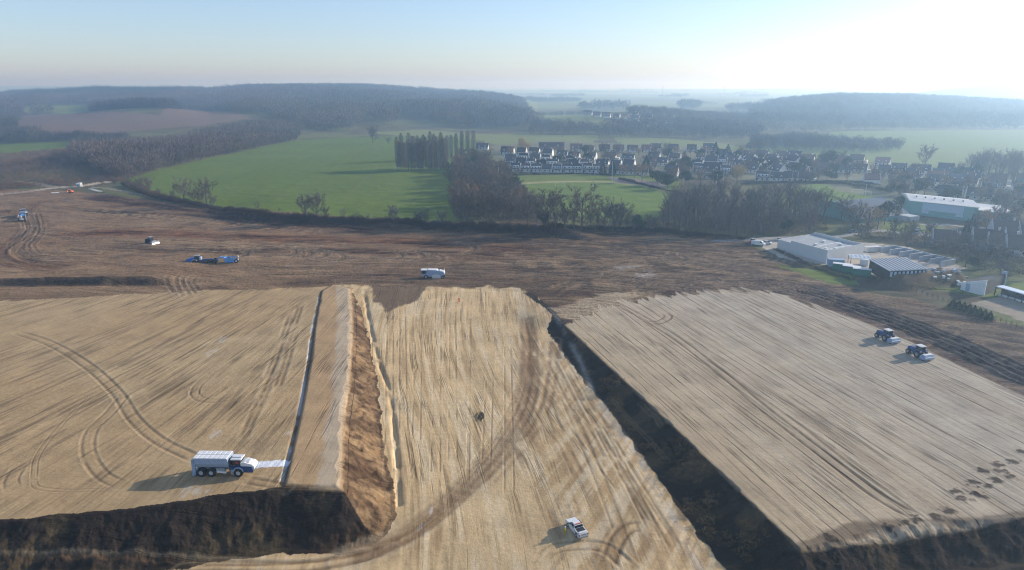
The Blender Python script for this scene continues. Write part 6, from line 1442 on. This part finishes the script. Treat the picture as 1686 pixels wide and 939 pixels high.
def arch_hall():
    B, A = G(1494,361), G(1418,368); bv = (B[0]-15, B[1]+34); f = AB(B, A, (bv[0], bv[1], 0)); Lu, Lv = f.Lu, f.Lv; e = empty('arched_sports_hall', 'sports hall with curved blue-grey roof among the trees', 'sports hall', B[0], B[1], B[2])
    def arc(n=14, h0=2.4, h1=8.8): return [(Lv*i/n, h0+(h1-h0)*math.sin(math.pi*i/n)) for i in range(n+1)]
    pr = arc(); n = len(pr)
    r = MB(); top = [f.p(-.5, a, h+.3) for a, h in pr]+[f.p(Lu+.5, a, h+.3) for a, h in pr]+[f.p(-.5, a, h) for a, h in pr]+[f.p(Lu+.5, a, h) for a, h in pr]
    r.add(top, [(i, i+1, n+i+1, n+i) for i in range(n-1)]+[(2*n+i+1, 2*n+i, 3*n+i, 3*n+i+1) for i in range(n-1)]+[(i+1, i, 2*n+i, 2*n+i+1) for i in range(n-1)]+[(n+i, n+i+1, 3*n+i+1, 3*n+i) for i in range(n-1)]); ro = r.build('roof', ROOFB, e)
    for a in (-.7, Lu+.3):
        m_ = MB(); m_.add([f.p(a, b, h+.5) for b, h in pr]+[f.p(a+.4, b, h+.5) for b, h in pr]+[f.p(a, b, h) for b, h in pr]+[f.p(a+.4, b, h) for b, h in pr], [(i, i+1, n+i+1, n+i) for i in range(n-1)]+[(i+1, i, 2*n+i, 2*n+i+1) for i in range(n-1)]+[(n+i, n+i+1, 3*n+i+1, 3*n+i) for i in range(n-1)]); m_.build('roof_edge', PALEB, ro)
    w = MB(); ring = [(0, -.5)]+pr+[(Lv, -.5)]; k = len(ring); w.add([f.p(0, a, z) for a, z in ring]+[f.p(Lu, a, z) for a, z in ring], [tuple(range(k)), tuple(range(2*k-1, k-1, -1)), (0, k, k+1, 1), (k-2, 2*k-2, 2*k-1, k-1)]); w.build('wall', GREENW, e)
    m_ = MB(); f.box(m_, 0, Lu*.22, -7, -.01, -.5, 3); m_.build('entrance_block', CONC, e)
arch_hall()
def green_hall():
    A, B = G(1495,353), G(1607,366); f = AB(A, B, (A[0]+10, A[1]+26, 0)); f2 = f; Lu, Lv = f.Lu, 30; hA = ztop(A[0], A[1], 330)-A[2]
    e = empty('green_sports_hall', 'large sea-green sports hall with pale sheet roof', 'sports hall', A[0], A[1], A[2])
    w = MB(); f.box(w, 0, Lu, 0, Lv, -2, hA); wo = w.build('wall', GREENW, e)
    m_ = MB(); f.box(m_, Lu*.20, Lu*.80, -.12, 0, hA*.42, hA*.92); m_.build('translucent_band', POLY, wo); 
    for a in (.20, .70): m_ = MB(); f.box(m_, Lu*a, Lu*a+3.5, -.12, 0, hA*.2, hA*.40); m_.build('lower_window', POLY, wo)
    r = MB(); r.add([f.p(-.5, -.6, hA), f.p(Lu+.5, -.6, hA), f.p(Lu+.5, Lv/2, hA+1.6), f.p(-.5, Lv/2, hA+1.6), f.p(Lu+.5, Lv+.6, hA), f.p(-.5, Lv+.6, hA), f.p(-.5, -.6, hA-.35), f.p(Lu+.5, -.6, hA-.35), f.p(Lu+.5, Lv+.6, hA-.35), f.p(-.5, Lv+.6, hA-.35)],
      [(0,1,2,3),(3,2,4,5),(6,7,1,0),(9,5,4,8),(7,8,4,2,1),(6,0,3,5,9),(6,9,8,7)]); rf = r.build('roof', ROOFP, e)
    for i in range(6): m_ = MB(); f.box(m_, Lu*(.12+.14*i), Lu*(.12+.14*i)+.8, Lv*.3, Lv*.3+.8, hA+.8, hA+1.8); m_.build('roof_vent', GREYM, rf)
    m_ = MB(); f.box(m_, Lu+.003, Lu*1.5, 3, Lv, -2, hA*.72); x_ = m_.build('annexe', GREENW, e); m_ = MB(); f.box(m_, Lu+.01, Lu*1.52, 2.5, Lv+.5, hA*.72, hA*.78); m_.build('annexe_roof', ROOFP, x_)
green_hall()
# ------------------------------------------------------------------ pitch furniture, masts, poles
def goal(px, py, label, rz=0, w=7.3):
    x, y, z = G(px, py); e = empty('football_goal', label, 'goal', x, y, z, rz); m_ = MB(); r = .10
    for s in (-1, 1): MB().cyl((s*w/2, 0, 0), (s*w/2, 0, 2.44), r, n=8).build('post', WHITE, e)
    MB().cyl((-w/2, 0, 2.44), (w/2, 0, 2.44), r, n=8).build('crossbar', WHITE, e)
    for s in (-1, 1): m_.cyl((s*w/2, 0, 2.4), (s*w/2, 1.8, 0), .04, n=5)
    m_.cyl((-w/2, 1.8, .05), (w/2, 1.8, .05), .04, n=5)
    for i in range(1, 12): m_.cyl((-w/2+w*i/12, 0, 2.4), (-w/2+w*i/12, 1.8, 0), .012, n=3)
    m_.build('net', OFFW, e)
goal(922,307, 'white goal at the far end of the left football pitch', R(-8)); goal(1412,318, 'white goal at the right end of the right football pitch', R(-20)); goal(1428,322, 'small white training goal at the corner of the right pitch', R(-15), 5)
def mast(px, py, top, label, heads=2):
    x, y, z = G(px, py); h = ztop(x, y, top)-z; e = empty('floodlight_mast', label, 'floodlight', x, y, z); MB().cyl((0, 0, -.3), (0, 0, h), .22, .12, n=8).build('pole', STEEL, e); MB().box(-1.4, 1.4, -.08, .08, h-.2, h).build('crossarm', GREYM, e)
    for s in ((-1, 1) if heads == 2 else (0,)): MB().prism([(s*1.0-.35, h), (s*1.0+.35, h), (s*1.0+.4, h+.55), (s*1.0-.4, h+.55)], -.2, .15).build('lamp_head', DARKM, e)
for i, (a, b, t, l) in enumerate(((820.5,311,275,'pale floodlight mast at the bare tree belt left of the pitch'),(975.5,331,304,'thin floodlight mast at the near side of the left pitch'),(1007.4,302,266,'tall white floodlight mast at the far side of the left pitch'),(1179,313,287,'left one of two floodlight masts between the pitches'),(1190,309,283,'right one of two floodlight masts between the pitches'),(1303,308,282,'floodlight mast at the far left corner of the right pitch'),(1424,325,304,'short floodlight mast at the right end of the right pitch'))): mast(a, b, t, l)
def utility_pole(px, py, h, label):
    x, y, z = G(px, py); e = empty('utility_pole', label, 'pole', x, y, z); MB().cyl((0, 0, -.3), (0, 0, h), .2, .13, n=7).build('pole', M_BARK, e); MB().box(-1.6, 1.6, -.1, .1, h-1, h-.8).build('crossarm', GREYM, e)
utility_pole(926, 226, 13, 'wooden utility pole standing on the meadow behind the village'); utility_pole(1021, 252, 12, 'dark utility pole among the red-roofed houses at the rear')
def pylon(px, d, h, label):
    x = (px-CX)/1171.0*d; e = empty('electricity_pylon', label, 'pylon', x, d, H1(x, d)); m_ = MB(); r = .45
    for sx in (-1, 1):
        for sy in (-1, 1): m_.cyl((sx*4, sy*4, 0), (sx*.8, sy*.8, h*.7), r, n=4); m_.cyl((sx*.8, sy*.8, h*.7), (sx*.4, sy*.4, h), r, n=4)
    for i in range(5):
        z0, z1 = h*.7*i/5, h*.7*(i+1)/5; a, b = 4-3.2*i/5, 4-3.2*(i+1)/5
        for s in (-1, 1): m_.cyl((-a, s*a, z0), (b, s*b, z1), .25, n=3); m_.cyl((a, s*a, z0), (-b, s*b, z1), .25, n=3)
    m_.build('tower', GREYM, e)
    for z_, w_ in ((h*.72, 9), (h*.84, 7), (h*.95, 5)): MB().box(-w_, w_, -.4, .4, z_, z_+.8).build('crossarm', GREYM, e)
pylon(1092, 4300, 62, 'faint electricity pylon on the hazy horizon, left of three'); pylon(1193, 4600, 62, 'faint electricity pylon on the hazy horizon, middle of three'); pylon(1316, 4900, 62, 'faint electricity pylon on the hazy horizon, right of three')
# cars by the halls
for i, (a, b, c_, l) in enumerate(((1512,380,WHITE,'white car glinting at the left end of the road below the green hall'),(1508,385,PALEB,'pale grey car parked in front of the white glinting car'),(1532,379,GREYM,'grey car at the road bend below the green hall'),(1655,385,WHITE,'white car parked under the trees at the right edge'),(1672,381,PALEB,'pale blue car parked at the far right edge road'),(1404,383,GREYM,'grey car on the lane behind the warehouse'))): car(a, b, R(random.uniform(-30, 10)), l, c_)
# spoil around the pit
x, y, z = G(791, 686); m_ = MB()
for i in range(16):
    a = random.uniform(0, 6.28); rr = random.uniform(.2, .9); h = random.uniform(.1, .3); cx_, cy_ = math.cos(a)*rr*.7, math.sin(a)*rr*1.4-.3
    n = 6; m_.add([(cx_+h*random.uniform(.7, 1.2)*math.cos(6.28*j/n), cy_+h*random.uniform(.7, 1.2)*math.sin(6.28*j/n), 0) for j in range(n)]+[(cx_, cy_, h)], [(j, (j+1) % n, n) for j in range(n)])
o = m_.build('spoil_heap', EARTHM); o.location = (x, y, z+.05); tag(o, 'small heap of dark spoil in the dug hole on the tan ramp', 'spoil heap')
# the third tractor stands just outside the right border; only its shadow and nose reach in
